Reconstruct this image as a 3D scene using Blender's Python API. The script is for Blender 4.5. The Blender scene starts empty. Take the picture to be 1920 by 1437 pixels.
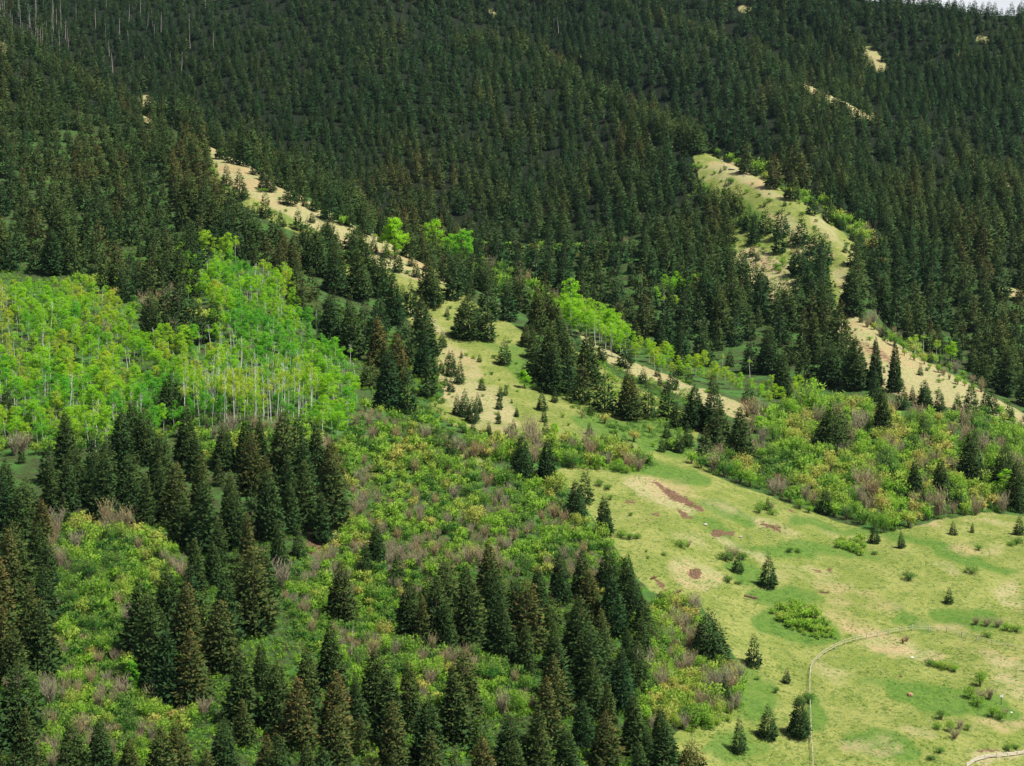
import bpy, math
import numpy as np
R = math.radians
C = bpy.context.scene.collection
rng = np.random.default_rng(11)

# ------------------------------------------------------------------ camera model (photo pixels, 1920 x 1437)
W, H = 1920.0, 1437.0
F = 3583.0
PITCH = R(5.0)
CAMZ = 120.0
cp, sp = math.cos(PITCH), math.sin(PITCH)

def pix_dir(u, v):
    x = (np.asarray(u, float) - W/2)/F; y = (H/2 - np.asarray(v, float))/F
    dy = cp + y*sp; dz = -sp + y*cp
    return x/dy, dz/dy            # c = x/y, e = z/y

def project(x, y, z):
    z = z - CAMZ
    d = y*cp - z*sp; up = y*sp + z*cp
    return W/2 + F*x/d, H/2 - F*up/d, d

# ------------------------------------------------------------------ noise helpers
_lat = np.random.default_rng(5).random((256, 256))
def vnoise(x, y):
    xi = np.floor(x).astype(int); yi = np.floor(y).astype(int)
    fx = x - xi; fy = y - yi
    fx = fx*fx*(3-2*fx); fy = fy*fy*(3-2*fy)
    a = _lat[xi & 255, yi & 255]; b = _lat[(xi+1) & 255, yi & 255]
    c = _lat[xi & 255, (yi+1) & 255]; d = _lat[(xi+1) & 255, (yi+1) & 255]
    return (a*(1-fx)+b*fx)*(1-fy) + (c*(1-fx)+d*fx)*fy
def fbm(x, y, n=4):
    s = 0; a = 1.0; t = 0
    for k in range(n):
        s = s + a*(vnoise(x*2**k+17.3*k, y*2**k+5.1*k)-.5); t += a; a *= .5
    return s/t*2

# ------------------------------------------------------------------ terrain: ridges and draws as (row, distance) per column
COLS = {
 -400: [(1437,262),(1150,322),(900,385),(640,480),(480,590),(-90,1350),(-80,1450),(-100,1550),(-140,1650),(-180,1750),(-182,1800),(-210,1900),(-240,2000),(-242,2050),(-300,2300)],
 0:    [(1437,265),(1150,325),(920,385),(700,470),(500,580),(75,1120),(95,1250),(60,1350),(10,1450),(-40,1550),(-42,1620),(-80,1750),(-110,1850),(-112,1900),(-170,2100)],
 240:  [(1437,265),(1150,325),(900,390),(720,460),(480,600),(208,940),(235,1060),(190,1150),(100,1280),(20,1420),(0,1480),(-30,1600),(-60,1700),(-62,1750),(-130,2000)],
 480:  [(1437,265),(1150,325),(900,390),(750,440),(520,560),(318,740),(345,850),(300,920),(180,1080),(60,1280),(62,1350),(0,1480),(-40,1550),(-42,1600),(-110,1900)],
 720:  [(1437,270),(1180,325),(980,380),(780,450),(620,540),(450,650),(480,760),(430,820),(270,980),(130,1150),(142,1240),(40,1360),(-20,1450),(-22,1500),(-90,1800)],
 960:  [(1437,275),(1180,330),(1000,375),(810,450),(700,510),(578,590),(592,690),(465,820),(300,970),(100,1230),(122,1340),(60,1440),(-30,1550),(-32,1600),(-60,1750)],
 1200: [(1437,280),(1200,330),(1000,385),(850,445),(770,490),(687,540),(685,620),(480,780),(360,890),(240,1010),(256,1110),(130,1250),(30,1400),(32,1450),(-40,1650)],
 1440: [(1437,290),(1200,340),(1020,395),(900,445),(820,480),(772,510),(745,560),(600,680),(460,770),(345,850),(355,950),(230,1080),(125,1250),(132,1330),(-20,1550)],
 1560: [(1437,293),(1200,345),(1040,395),(935,440),(850,480),(800,510),(760,550),(640,640),(520,720),(430,780),(430,860),(290,1000),(180,1170),(186,1250),(-10,1520)],
 1680: [(1437,296),(1200,347),(1060,392),(970,430),(880,470),(820,500),(770,540),(705,590),(672,620),(643,650),(640,720),(400,920),(240,1100),(246,1180),(4,1500)],
 1800: [(1437,300),(1200,350),(1070,392),(960,435),(890,470),(840,495),(790,535),(750,570),(730,590),(712,610),(705,680),(470,860),(300,1020),(304,1100),(22,1480)],
 1920: [(1437,303),(1220,348),(1080,392),(960,440),(900,468),(860,490),(830,515),(800,545),(790,560),(776,580),(768,640),(520,820),(352,970),(356,1040),(42,1460)],
 2320: [(1437,315),(1230,355),(1090,398),(990,440),(950,468),(925,490),(910,515),(895,545),(885,560),(875,580),(872,640),(620,820),(480,970),(484,1040),(120,1420)],
}
us = np.array(sorted(COLS), float)
NK = 15
cK = np.zeros((NK, len(us))); eK = np.zeros((NK, len(us))); yK = np.zeros((NK, len(us)))
for i, u in enumerate(us):
    for k, (v, y) in enumerate(COLS[int(u)]):
        cK[k, i], eK[k, i] = pix_dir(u, v); yK[k, i] = y

def pchip(x, y, xq):
    """monotone cubic, one x row per query column; x,y: (n,m), xq: (q,) -> (q,m)"""
    h = np.diff(x, axis=0); d = np.diff(y, axis=0)/h
    m = np.zeros_like(y)
    w1 = 2*h[1:]+h[:-1]; w2 = h[1:]+2*h[:-1]
    same = d[1:]*d[:-1] > 0
    with np.errstate(divide='ignore', invalid='ignore'):
        hm = (w1+w2)/(w1/d[:-1]+w2/d[1:])
    m[1:-1] = np.where(same, hm, 0.0); m[0] = d[0]; m[-1] = d[-1]
    out = np.zeros((len(xq), x.shape[1]))
    for j in range(x.shape[1]):
        k = np.clip(np.searchsorted(x[:, j], xq)-1, 0, x.shape[0]-2)
        hh = h[k, j]; t = (xq-x[k, j])/hh
        t = np.clip(t, -0.5, 1.5)
        out[:, j] = ((2*t**3-3*t**2+1)*y[k, j] + (t**3-2*t**2+t)*hh*m[k, j] +
                     (-2*t**3+3*t**2)*y[k+1, j] + (t**3-t**2)*hh*m[k+1, j])
    return out

NC, NY = 860, 900
cg = np.linspace(-0.42, 0.42, NC)
yg = np.exp(np.linspace(math.log(150), math.log(2450), NY))
def smooth_interp(cq, c, val):
    o = pchip(c[:, None], val[:, None], cq)[:, 0]
    lo = c[0]; hi = c[-1]
    return np.where(cq < lo, val[0], np.where(cq > hi, val[-1], o))
YY = np.zeros((NK+2, NC)); ZZ = np.zeros((NK+2, NC))
for k in range(NK):
    yy = smooth_interp(cg, cK[k], yK[k]); ee = smooth_interp(cg, cK[k], eK[k])
    YY[k+1] = yy; ZZ[k+1] = yy*ee
YY[0] = 150; ZZ[0] = ZZ[1]-16
YY[-1] = 2600; ZZ[-1] = ZZ[-2]-60
Z = np.zeros((NC, NY))
Z[:] = pchip(YY, ZZ, yg).T
# soften a little along y and c
for _ in range(3):
    Z[1:-1] = (Z[:-2]+2*Z[1:-1]+Z[2:])/4
    Z[:, 1:-1] = (Z[:, :-2]+2*Z[:, 1:-1]+Z[:, 2:])/4
Yg2 = np.broadcast_to(yg, (NC, NY)); Xg2 = cg[:, None]*Yg2
amp = np.clip((Yg2-420)/700, 0.12, 1.0)
far = np.clip((Yg2-780)/250, 0, 1)
Z += fbm(Xg2/70, Yg2/90, 4)*3.2*amp + (np.abs(fbm(Xg2/95+Yg2/260+3, Yg2/600+1, 3))-.25)*13*far + fbm(Xg2/14+9, Yg2/18+4, 3)*0.55
far2 = np.clip((Yg2-900)/200, 0, 1)*np.clip((1430-Yg2)/120, 0, 1)
Z += fbm((Xg2+.25*Yg2)/150, Yg2/700+7, 2)*17*far2
nearm = np.clip((470-Yg2)/60, 0, 1)
Z += fbm(Xg2/26+31, Yg2/34+12, 2)*2.0*nearm
Z += fbm(Xg2/3.1+3, Yg2/3.6, 2)*0.10
Zw = Z + CAMZ

lyg = np.log(yg)
def ground(x, y):
    x = np.asarray(x, float); y = np.asarray(y, float)
    c = np.clip(x/y, cg[0]+1e-6, cg[-1]-1e-6)
    fc = (c-cg[0])/(cg[1]-cg[0]); fy = np.clip((np.log(y)-lyg[0])/(lyg[1]-lyg[0]), 0, NY-1.001)
    i = fc.astype(int); j = fy.astype(int); a = fc-i; b = fy-j
    return (Zw[i, j]*(1-a)+Zw[i+1, j]*a)*(1-b) + (Zw[i, j+1]*(1-a)+Zw[i+1, j+1]*a)*b

def hit(u, v):
    """first ground point seen at photo pixel; nan where sky"""
    u = np.atleast_1d(np.asarray(u, float)); v = np.atleast_1d(np.asarray(v, float))
    c, e = pix_dir(u, v)
    c = np.clip(c, cg[0]+1e-6, cg[-1]-1e-6)
    fc = (c-cg[0])/(cg[1]-cg[0]); i = fc.astype(int); a = (fc-i)[:, None]
    yo = np.full(len(u), np.nan)
    for s in range(0, len(u), 4000):
        sl = slice(s, s+4000)
        prof = (Z[i[sl]]*(1-a[sl])+Z[i[sl]+1]*a[sl])/yg[None]
        ab = prof >= e[sl][:, None]
        k = np.argmax(ab, axis=1); ok = ab.any(axis=1)
        k0 = np.clip(k-1, 0, None)
        r = np.arange(len(k)); p0 = prof[r, k0]; p1 = prof[r, k]
        t = np.where(p1 != p0, (e[sl]-p0)/(p1-p0+1e-12), 0); t = np.clip(t, 0, 1)
        yy = yg[k0]*(1-t)+yg[k]*t
        yo[sl] = np.where(ok, yy, np.nan)
    x = c*yo
    return x, yo

def inpoly(u, v, P):
    u = np.asarray(u); v = np.asarray(v); r = np.zeros(u.shape, bool)
    n = len(P)
    for i in range(n):
        x1, y1 = P[i]; x2, y2 = P[(i+1) % n]
        if y1 == y2: continue
        cnd = ((y1 > v) != (y2 > v)) & (u < (x2-x1)*(v-y1)/(y2-y1)+x1)
        r ^= cnd
    return r

# ------------------------------------------------------------------ ground cover maps (sampled where the ground lies)
GW, GH, GX0, GY0, GS = 1400, 900, -360.0, -60.0, 2.0
gu, gv = np.meshgrid(GX0+GS*np.arange(GW), GY0+GS*np.arange(GH))
wu = fbm(gu/45, gv/30, 3)*16 + fbm(gu/12, gv/8+3, 2)*5; wv = fbm(gu/45+40, gv/30+9, 3)*10 + fbm(gu/12+8, gv/8+30, 2)*3
def blur(a, n):
    for _ in range(n):
        a = a.copy()
        a[1:-1] = (a[:-2]+2*a[1:-1]+a[2:])/4; a[:, 1:-1] = (a[:, :-2]+2*a[:, 1:-1]+a[:, 2:])/4
    return a
def pmask(polys, warp=1.0, soft=4):
    m = np.zeros(gu.shape, bool)
    for P in polys: m |= inpoly(gu+wu*warp, gv+wv*warp, P)
    return blur(m.astype(float), soft)
def emask(ells, warp=.6, soft=3):
    m = np.zeros(gu.shape)
    for (u, v, a, b, rot, val) in ells:
        val = val
        cr, sr = math.cos(R(rot)), math.sin(R(rot)); du = gu+wu*warp-u; dv = gv+wv*warp-v
        q = ((du*cr+dv*sr)/a)**2+((-du*sr+dv*cr)/b)**2
        m = np.maximum(m, val*(q < 1))
    return blur(m, soft)

MEADOW = [(1040,880),(1120,865),(1180,855),(1230,865),(1320,885),(1420,925),(1500,952),(1580,980),(1660,1000),(1760,975),(1840,962),(2100,980),(2400,1500),(1150,1600),(1200,1437),(1270,1372),(1345,1330),(1385,1240),(1310,1130),(1215,1110),(1170,1050),(1130,1000),(1080,930)]
BALD1 = [(385,268),(405,282),(480,315),(560,365),(612,400),(740,456),(800,492),(870,552),(900,580),(960,610),(1030,660),(1100,700),(1210,780),(1290,840),(1180,850),(1080,830),(1000,815),(900,815),(850,800),(800,760),(835,740),(815,700),(800,640),(760,600),(725,560),(640,510),(600,500),(560,440),(470,395),(430,372),(400,340)]
BALD2 = [(1300,283),(1350,290),(1440,338),(1530,395),(1600,452),(1614,500),(1600,570),(1562,592),(1548,550),(1500,520),(1430,490),(1380,470),(1350,415),(1315,350)]
BALD2C = [(1372,478),(1420,466),(1480,495),(1505,548),(1450,566),(1405,548),(1382,520)]
BALD2B = [(1555,578),(1600,590),(1680,645),(1800,712),(1925,778),(2000,820),(1925,800),(1830,770),(1720,760),(1640,720),(1600,680),(1570,630)]
BALD3 = [(1495,148),(1530,160),(1640,214),(1655,232),(1600,225),(1560,200),(1520,180)]
BALD4 = [(1605,82),(1640,90),(1668,130),(1650,140),(1625,120)]
BALD5 = [(1800,295),(1850,318),(1930,352),(1930,372),(1860,340),(1810,315)]
BALD6 = [(1060,600),(1110,640),(1200,685),(1300,722),(1425,768),(1440,795),(1380,785),(1280,745),(1200,712),(1120,670)]
BALD7 = [(820,815),(850,828),(905,862),(925,880),(880,868),(830,835)]
SMALLB = [[(262,178),(285,180),(290,215),(275,235),(262,210)],[(-20,78),(12,82),(12,102),(-20,100)],[(912,14),(930,18),(936,34),(922,36)],[(918,80),(940,82),(936,92),(918,92)],[(1082,96),(1104,102),(1100,114),(1084,110)],
          [(1830,66),(1860,74),(1850,86),(1828,80)],[(1790,95),(1815,100),(1805,108),(1788,104)],[(1695,155),(1712,157),(1710,163),(1695,162)],[(1870,535),(1925,545),(1925,560),(1880,556)],[(1380,10),(1410,14),(1405,26),(1385,24)],[(1260,250),(1300,270),(1290,290),(1255,275)],[(590,1035),(640,965),(648,975),(600,1040)]]
MID = [(1130,790),(1200,800),(1290,845),(1340,890),(1200,880),(1100,850)]
MID2 = [(1000,690),(1060,640),(1110,680),(1210,735),(1320,790),(1300,850),(1130,795),(1050,760)]
openm = pmask([MEADOW, MID, MID2, BALD1, BALD2, BALD2C, BALD2B, BALD3, BALD4, BALD5, BALD6, BALD7]+SMALLB, .35, 3)
dry = pmask([BALD2B, BALD2C, BALD6, BALD3, BALD4, BALD5]+SMALLB[:-1], .3, 3)*.95
dry = np.maximum(dry, pmask([[(385,268),(480,315),(560,365),(612,400),(740,456),(800,492),(860,545),(760,520),(700,500),(620,450),(520,395),(430,350),(400,310)]], .4, 4)*.85)
dry = np.maximum(dry, emask([(1400,330,70,14,30,.9),(1560,440,60,12,40,.7),(1590,520,14,50,0,.6),(1340,330,40,20,30,.5),(845,690,60,40,40,.7),(900,760,85,42,30,.75),(1420,500,45,30,10,1.),(1500,450,80,22,38,.7),(1420,345,90,12,28,.8),(1360,318,40,12,25,.9),(1590,540,40,22,60,.7),(1240,722,70,9,22,.9),(875,845,45,10,32,.6),(790,600,60,10,35,.8),
                              (1250,930,60,20,28,.95),(1200,915,40,12,25,.8),(1380,1025,75,10,24,.85),(1290,1010,40,12,30,.6),(1460,990,50,12,20,.7),(1330,940,90,14,22,.4),(1300,1080,60,25,20,.75),(1600,1120,90,22,15,.5),(1560,1150,60,18,10,.4),(1500,1080,70,20,10,.35),
                              (1650,1200,80,22,15,.6),(1720,1230,60,14,10,.75),(1770,1180,70,12,12,.45),(1880,1240,60,16,15,.75),(1900,1290,50,25,10,.6),(1640,1400,60,18,10,.5),(1730,1370,40,18,10,.6),(1560,1260,50,20,0,.45),(1780,1065,35,12,20,.7),(1830,1030,60,14,5,.5),(1745,978,40,8,0,.7),
                              (1850,980,60,14,5,.4),(1895,1120,30,30,0,.6),(1870,1360,60,15,-5,.55),(1880,1418,60,9,-4,1.),(1560,950,50,8,25,.5),(1590,1010,60,10,8,.5)], 1.3, 14))
lush = emask([(1250,885,80,16,15,.9),(1370,960,60,14,25,.9),(1330,985,60,18,25,.7),(1440,1035,90,12,10,.8),(1560,1035,110,14,8,.7),(1560,990,80,9,10,.8),(1700,1010,110,10,12,.7),(1800,1045,120,10,18,.9),(1470,1120,80,20,5,.8),(1490,1180,80,30,15,.9),(1700,1160,60,14,30,.7),
              (1820,1165,80,20,8,.8),(1530,1340,20,40,0,.7),(1410,1300,40,50,0,.7),(1380,1400,60,30,0,.6),(1760,1310,110,28,10,.9),(1660,1400,80,25,15,.8),(1860,1330,50,24,20,.8),(1650,1280,50,14,10,.5),(1620,1235,60,9,-10,.5),(1170,880,60,14,10,.6),(1400,1070,50,18,10,.8),
              (1240,820,80,30,20,.9),(1130,800,60,24,20,.8),(1000,700,50,24,20,.8),(1300,370,50,30,40,1.),(1390,400,40,30,40,.8),(1290,350,40,30,30,1.),(450,330,40,8,40,.6),(650,480,60,12,35,.8),(560,420,60,10,35,.5),(900,640,60,14,20,.5),(760,560,40,16,35,.5),
              (960,660,30,20,0,.6),(1780,740,50,14,20,.6),(1900,800,60,16,15,.7),(200,1060,160,110,0,.5),(1150,1150,80,30,0,.5)], 1.4, 8)
dirt = emask([(1285,935,42,8,28,1.),(1255,918,30,4,28,.9),(1270,930,28,9,24,.6),(1340,997,12,8,-15,1.),(1365,999,24,4,6,.9),(1280,965,22,5,28,.9),(1298,1072,13,11,20,.95),(1235,1095,26,4,30,.9),(1270,1112,22,5,35,.9),(1408,1121,22,4,0,.9),(1185,940,12,3,0,.8),
              (1450,990,24,5,20,.8),(1490,962,7,4,10,.9),(1554,1072,7,4,20,1.),(1530,1076,12,3,5,.9),(1217,975,12,4,0,.6),(1640,1092,3,3,0,1.),(870,760,40,5,35,.5),(1440,500,40,16,10,.45),(1640,665,50,10,32,.55),(1880,1410,50,3,-4,.8),(600,1000,18,50,25,.7),(480,1000,60,40,0,.4),(1230,965,10,3,20,.7),(1545,1112,14,2,12,.8)], .8, 2)

def set_draw(polys):
    global draw
    draw = pmask(polys, .6, 6)
def gsample(arr, u, v):
    fx = np.clip((u-GX0)/GS, 0, GW-1.001); fy = np.clip((v-GY0)/GS, 0, GH-1.001)
    i = fx.astype(int); j = fy.astype(int); a = fx-i; b = fy-j
    return (arr[j, i]*(1-a)+arr[j, i+1]*a)*(1-b)+(arr[j+1, i]*(1-a)+arr[j+1, i+1]*a)*b

# ------------------------------------------------------------------ mesh helper
def mesh_np(name, V, Fq, mats=(), attrs=None, midx=None, smooth=False):
    me = bpy.data.meshes.new(name)
    V = np.asarray(V, np.float32); Fq = np.asarray(Fq, np.int32)
    n = Fq.shape[1]
    me.vertices.add(len(V)); me.vertices.foreach_set('co', V.ravel())
    me.loops.add(Fq.size); me.loops.foreach_set('vertex_index', Fq.ravel())
    me.polygons.add(len(Fq)); me.polygons.foreach_set('loop_start', np.arange(0, Fq.size, n, dtype=np.int32))
    try: me.polygons.foreach_set('loop_total', np.full(len(Fq), n, np.int32))
    except Exception: pass
    for m in mats: me.materials.append(m)
    if midx is not None: me.polygons.foreach_set('material_index', np.asarray(midx, np.int32))
    me.polygons.foreach_set('use_smooth', np.full(len(Fq), smooth, bool))
    me.update(calc_edges=True)
    for k, a in (attrs or {}).items():
        at = me.attributes.new(k, 'FLOAT', 'POINT'); at.data.foreach_set('value', np.asarray(a, np.float32))
    me.validate()
    return me

def orient(V, Fc, nfun, w):
    """turn every leaf outwards and give it a normal blended with the crown's own surface"""
    V = np.asarray(V, float); q = V[Fc]; ctr = q.mean(1); gn = np.cross(q[:, 1]-q[:, 0], q[:, 3]-q[:, 0]); gn /= np.linalg.norm(gn, axis=1)[:, None]+1e-12
    on = nfun(ctr); on /= np.linalg.norm(on, axis=1)[:, None]+1e-12
    fl = (gn*on).sum(1) < 0; Fc = Fc.copy(); Fc[fl] = Fc[fl][:, ::-1]; gn[fl] *= -1
    nn = gn*(1-w)+on*w; nn /= np.linalg.norm(nn, axis=1)[:, None]+1e-12
    N = np.zeros_like(V); N[Fc.ravel()] = np.repeat(nn, Fc.shape[1], axis=0)
    return Fc, N
def set_normals(me, N):
    L = np.linalg.norm(N, axis=1); N = N.copy(); N[L < .5] = 0
    me.polygons.foreach_set('use_smooth', np.ones(len(me.polygons), bool))
    me.normals_split_custom_set_from_vertices(N.astype(float).tolist())

def link(name, me, parent=None):
    o = bpy.data.objects.new(name, me); C.objects.link(o)
    if parent: o.parent = parent
    return o

# ------------------------------------------------------------------ materials
class NT:
    def __init__(s, name):
        s.m = bpy.data.materials.new(name); s.m.use_nodes = True; s.t = s.m.node_tree; s.t.nodes.clear()
        s.out = s.n('ShaderNodeOutputMaterial')
    def n(s, typ, **kw):
        nd = s.t.nodes.new(typ)
        for k, v in kw.items():
            if k.startswith('i_'):
                key = k[2:]; key = int(key) if key.isdigit() else key.replace('_', ' ')
                nd.inputs[key].default_value = v
            else: setattr(nd, k, v)
        return nd
    def l(s, a, b): s.t.links.new(a, b)
    def mixc(s, fac, a, b, blend='MIX'):
        nd = s.n('ShaderNodeMix', data_type='RGBA', blend_type=blend)
        for sock, val in ((nd.inputs[0], fac), (nd.inputs[6], a), (nd.inputs[7], b)):
            if isinstance(val, (int, float)): sock.default_value = val
            elif isinstance(val, tuple): sock.default_value = (*val, 1)
            else: s.l(val, sock)
        return nd.outputs[2]
    def math(s, op, a, b=0.0, c=None, clamp=False):
        nd = s.n('ShaderNodeMath', operation=op, use_clamp=clamp)
        for i, val in enumerate((a, b) if c is None else (a, b, c)):
            if isinstance(val, (int, float)): nd.inputs[i].default_value = val
            else: s.l(val, nd.inputs[i])
        return nd.outputs[0]
    def attr(s, name, typ='GEOMETRY'):
        return s.n('ShaderNodeAttribute', attribute_name=name, attribute_type=typ).outputs['Fac']
    def tint(s): return s.math('ADD', s.attr('tint', 'INSTANCER'), s.attr('ptint'), clamp=True)
    def noise(s, scale, detail=3, rough=.55, vec=None, dist=0.0):
        nd = s.n('ShaderNodeTexNoise', i_Scale=scale, i_Detail=detail, i_Roughness=rough, i_Distortion=dist)
        if vec is not None: s.l(vec, nd.inputs['Vector'])
        return nd.outputs['Fac']
    def ramp(s, fac, a, b):
        nd = s.n('ShaderNodeMapRange', interpolation_type='SMOOTHSTEP'); s.l(fac, nd.inputs[0])
        nd.inputs[1].default_value = a; nd.inputs[2].default_value = b
        return nd.outputs[0]
    def leaf(s, col, trans=.3, rough=.7, nrm=None):
        d = s.n('ShaderNodeBsdfPrincipled'); d.inputs['Roughness'].default_value = rough
        d.inputs['Specular IOR Level'].default_value = .06
        s.l(col, d.inputs['Base Color'])
        if trans > 0:
            tr = s.n('ShaderNodeBsdfTranslucent'); s.l(col, tr.inputs['Color'])
            mx = s.n('ShaderNodeMixShader'); mx.inputs[0].default_value = trans
            s.l(d.outputs[0], mx.inputs[1]); s.l(tr.outputs[0], mx.inputs[2]); s.l(mx.outputs[0], s.out.inputs[0])
        else: s.l(d.outputs[0], s.out.inputs[0])
        return s.m

def mat_conifer():
    t = NT('conifer_needles')
    tint = t.tint(); tip_light = t.attr('tip_light')
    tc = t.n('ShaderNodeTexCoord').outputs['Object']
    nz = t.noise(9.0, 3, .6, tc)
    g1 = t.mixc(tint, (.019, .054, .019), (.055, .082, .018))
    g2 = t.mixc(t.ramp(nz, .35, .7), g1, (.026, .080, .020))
    k = t.math('MULTIPLY', tip_light, t.math('ADD', t.math('MULTIPLY', tint, .95), .22))
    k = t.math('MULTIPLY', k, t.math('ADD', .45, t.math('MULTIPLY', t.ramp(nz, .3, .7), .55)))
    col = t.mixc(t.math('MULTIPLY', k, 1.45, clamp=True), g2, t.mixc(t.ramp(tint, .45, 1.0), (.150, .190, .040), (.205, .140, .045)))  # pale tips: new growth and rusty cones, plus sunlit tops put into the colour
    return t.leaf(col, .18, .65)
def mat_aspen():
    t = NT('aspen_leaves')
    tint = t.tint(); v = t.attr('tip_light')
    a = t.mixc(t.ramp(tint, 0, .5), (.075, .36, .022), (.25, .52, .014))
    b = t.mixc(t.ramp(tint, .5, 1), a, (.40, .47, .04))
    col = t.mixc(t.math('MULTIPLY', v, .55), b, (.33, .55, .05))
    return t.leaf(col, .45, .6)
def mat_shrub():
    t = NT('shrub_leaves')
    tint = t.tint(); v = t.attr('tip_light')
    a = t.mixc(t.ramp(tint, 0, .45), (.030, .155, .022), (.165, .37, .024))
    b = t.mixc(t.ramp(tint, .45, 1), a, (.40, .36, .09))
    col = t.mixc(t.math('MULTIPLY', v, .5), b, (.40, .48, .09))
    return t.leaf(col, .38, .6)
def mat_twig():
    t = NT('bare_twigs')
    tint = t.tint()
    col = t.mixc(tint, (.30, .265, .185), (.34, .245, .14))
    return t.leaf(col, 0, .8)
def mat_bark(name, c1, c2, sc):
    t = NT(name); tc = t.n('ShaderNodeTexCoord').outputs['Object']
    mp = t.n('ShaderNodeMapping'); mp.inputs['Scale'].default_value = (1, 1, 6); t.l(tc, mp.inputs[0])
    col = t.mixc(t.ramp(t.noise(sc, 3, .6, mp.outputs[0]), .52, .68), c1, c2)
    return t.leaf(col, 0, .85)
M_CON = mat_conifer(); M_ASP = mat_aspen(); M_SHR = mat_shrub(); M_TWG = mat_twig()
M_BARK = mat_bark('conifer_bark', (.085, .060, .045), (.16, .12, .09), 12)
M_ABARK = mat_bark('aspen_bark', (.66, .65, .60), (.30, .27, .22), 10)
M_DEAD = mat_bark('dead_wood', (.40, .36, .33), (.26, .22, .20), 10)
M_STEM = mat_bark('shrub_stems', (.16, .12, .09), (.25, .20, .16), 10)

def mat_ground():
    t = NT('hillside_ground')
    P = t.n('ShaderNodeNewGeometry').outputs['Position']
    dry = t.attr('dry'); lush = t.attr('lush'); dirt = t.attr('dirt'); op = t.attr('open')
    n1 = t.noise(.9, 5, .65, P); n2 = t.noise(.14, 5, .6, P); n3 = t.noise(3.3, 4, .7, P); n4 = t.noise(.035, 4, .6, P); n5 = t.noise(1.7, 3, .65, P)
    grass = t.mixc(t.ramp(n2, .38, .62), (.148, .192, .034), (.232, .25, .066))
    grass = t.mixc(t.math('MULTIPLY', t.ramp(n1, .48, .62), .7), grass, (.07, .125, .024))
    grass = t.mixc(t.math('MULTIPLY', t.ramp(n3, .52, .62), .45), grass, (.38, .37, .17))
    lf = t.ramp(t.math('ADD', lush, t.math('MULTIPLY', t.math('SUBTRACT', n2, .5), 1.6)), .12, .78)
    lushc = t.mixc(t.ramp(n1, .4, .62), (.042, .120, .018), (.100, .185, .027))
    lushc = t.mixc(t.math('MULTIPLY', t.ramp(n3, .5, .68), .35), lushc, (.19, .29, .06))
    c = t.mixc(t.math('MULTIPLY', lf, .85), grass, lushc)
    tan = t.mixc(t.ramp(n1, .42, .6), (.38, .30, .17), (.31, .32, .14))
    tan = t.mixc(t.math('MULTIPLY', t.ramp(n4, .48, .62), .55), tan, (.42, .26, .15))
    tan = t.mixc(t.math('MULTIPLY', t.ramp(n5, .50, .58), .8), tan, (.17, .21, .07))
    df = t.ramp(t.math('ADD', dry, t.math('MULTIPLY', t.math('SUBTRACT', n2, .5), 1.5)), .12, .95)
    c = t.mixc(df, c, tan)
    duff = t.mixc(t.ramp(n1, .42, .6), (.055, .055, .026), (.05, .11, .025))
    duff = t.mixc(t.ramp(n2, .45, .62), duff, (.06, .15, .03)); shade_floor = t.mixc(t.ramp(n1, .42, .62), (.012, .014, .008), (.009, .019, .008)); duff = t.mixc(t.attr('draw'), shade_floor, duff)  # far forest floor near black: shade between the trees put into the colour
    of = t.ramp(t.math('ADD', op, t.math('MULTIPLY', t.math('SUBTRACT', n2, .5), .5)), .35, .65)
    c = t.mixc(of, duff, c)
    soil = t.mixc(t.ramp(n3, .4, .6), (.075, .042, .028), (.20, .125, .075))
    c = t.mixc(t.ramp(t.math('ADD', dirt, t.math('MULTIPLY', t.math('SUBTRACT', n1, .5), 2.2)), .36, .68), c, soil)
    b = t.n('ShaderNodeBsdfPrincipled'); b.inputs['Roughness'].default_value = .95; b.inputs['Specular IOR Level'].default_value = .1
    t.l(c, b.inputs['Base Color'])
    bp = t.n('ShaderNodeBump'); bp.inputs['Strength'].default_value = .9; bp.inputs['Distance'].default_value = .35
    hsum = t.math('ADD', n1, t.math('MULTIPLY', n3, .35)); t.l(hsum, bp.inputs['Height']); t.l(bp.outputs[0], b.inputs['Normal'])
    t.l(b.outputs[0], t.out.inputs[0])
    return t.m
M_GND = mat_ground()

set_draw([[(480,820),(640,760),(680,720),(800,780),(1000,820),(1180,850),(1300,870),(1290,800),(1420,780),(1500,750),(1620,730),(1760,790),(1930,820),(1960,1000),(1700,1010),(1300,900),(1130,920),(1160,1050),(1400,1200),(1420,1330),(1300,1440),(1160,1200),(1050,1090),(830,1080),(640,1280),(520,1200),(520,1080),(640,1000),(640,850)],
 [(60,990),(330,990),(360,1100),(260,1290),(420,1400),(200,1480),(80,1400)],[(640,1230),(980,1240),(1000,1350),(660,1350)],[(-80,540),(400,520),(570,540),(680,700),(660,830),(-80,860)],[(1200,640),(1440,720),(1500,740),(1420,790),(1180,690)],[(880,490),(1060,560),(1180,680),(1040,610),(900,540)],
 [(1340,285),(1440,330),(1540,385),(1640,440),(1680,500),(1600,470)],[(1240,520),(1330,525),(1330,560),(1250,560)],[(990,680),(1060,740),(1280,840),(1180,850),(1000,770)],[(1680,640),(1850,720),(1930,790),(1800,730)],[(560,600),(740,780),(840,820),(700,800)],[(850,440),(1000,455),(1200,450),(1200,480),(1000,520),(900,500)],[(1600,580),(1700,640),(1830,712),(1930,770),(1930,760),(1700,630)]])
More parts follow.
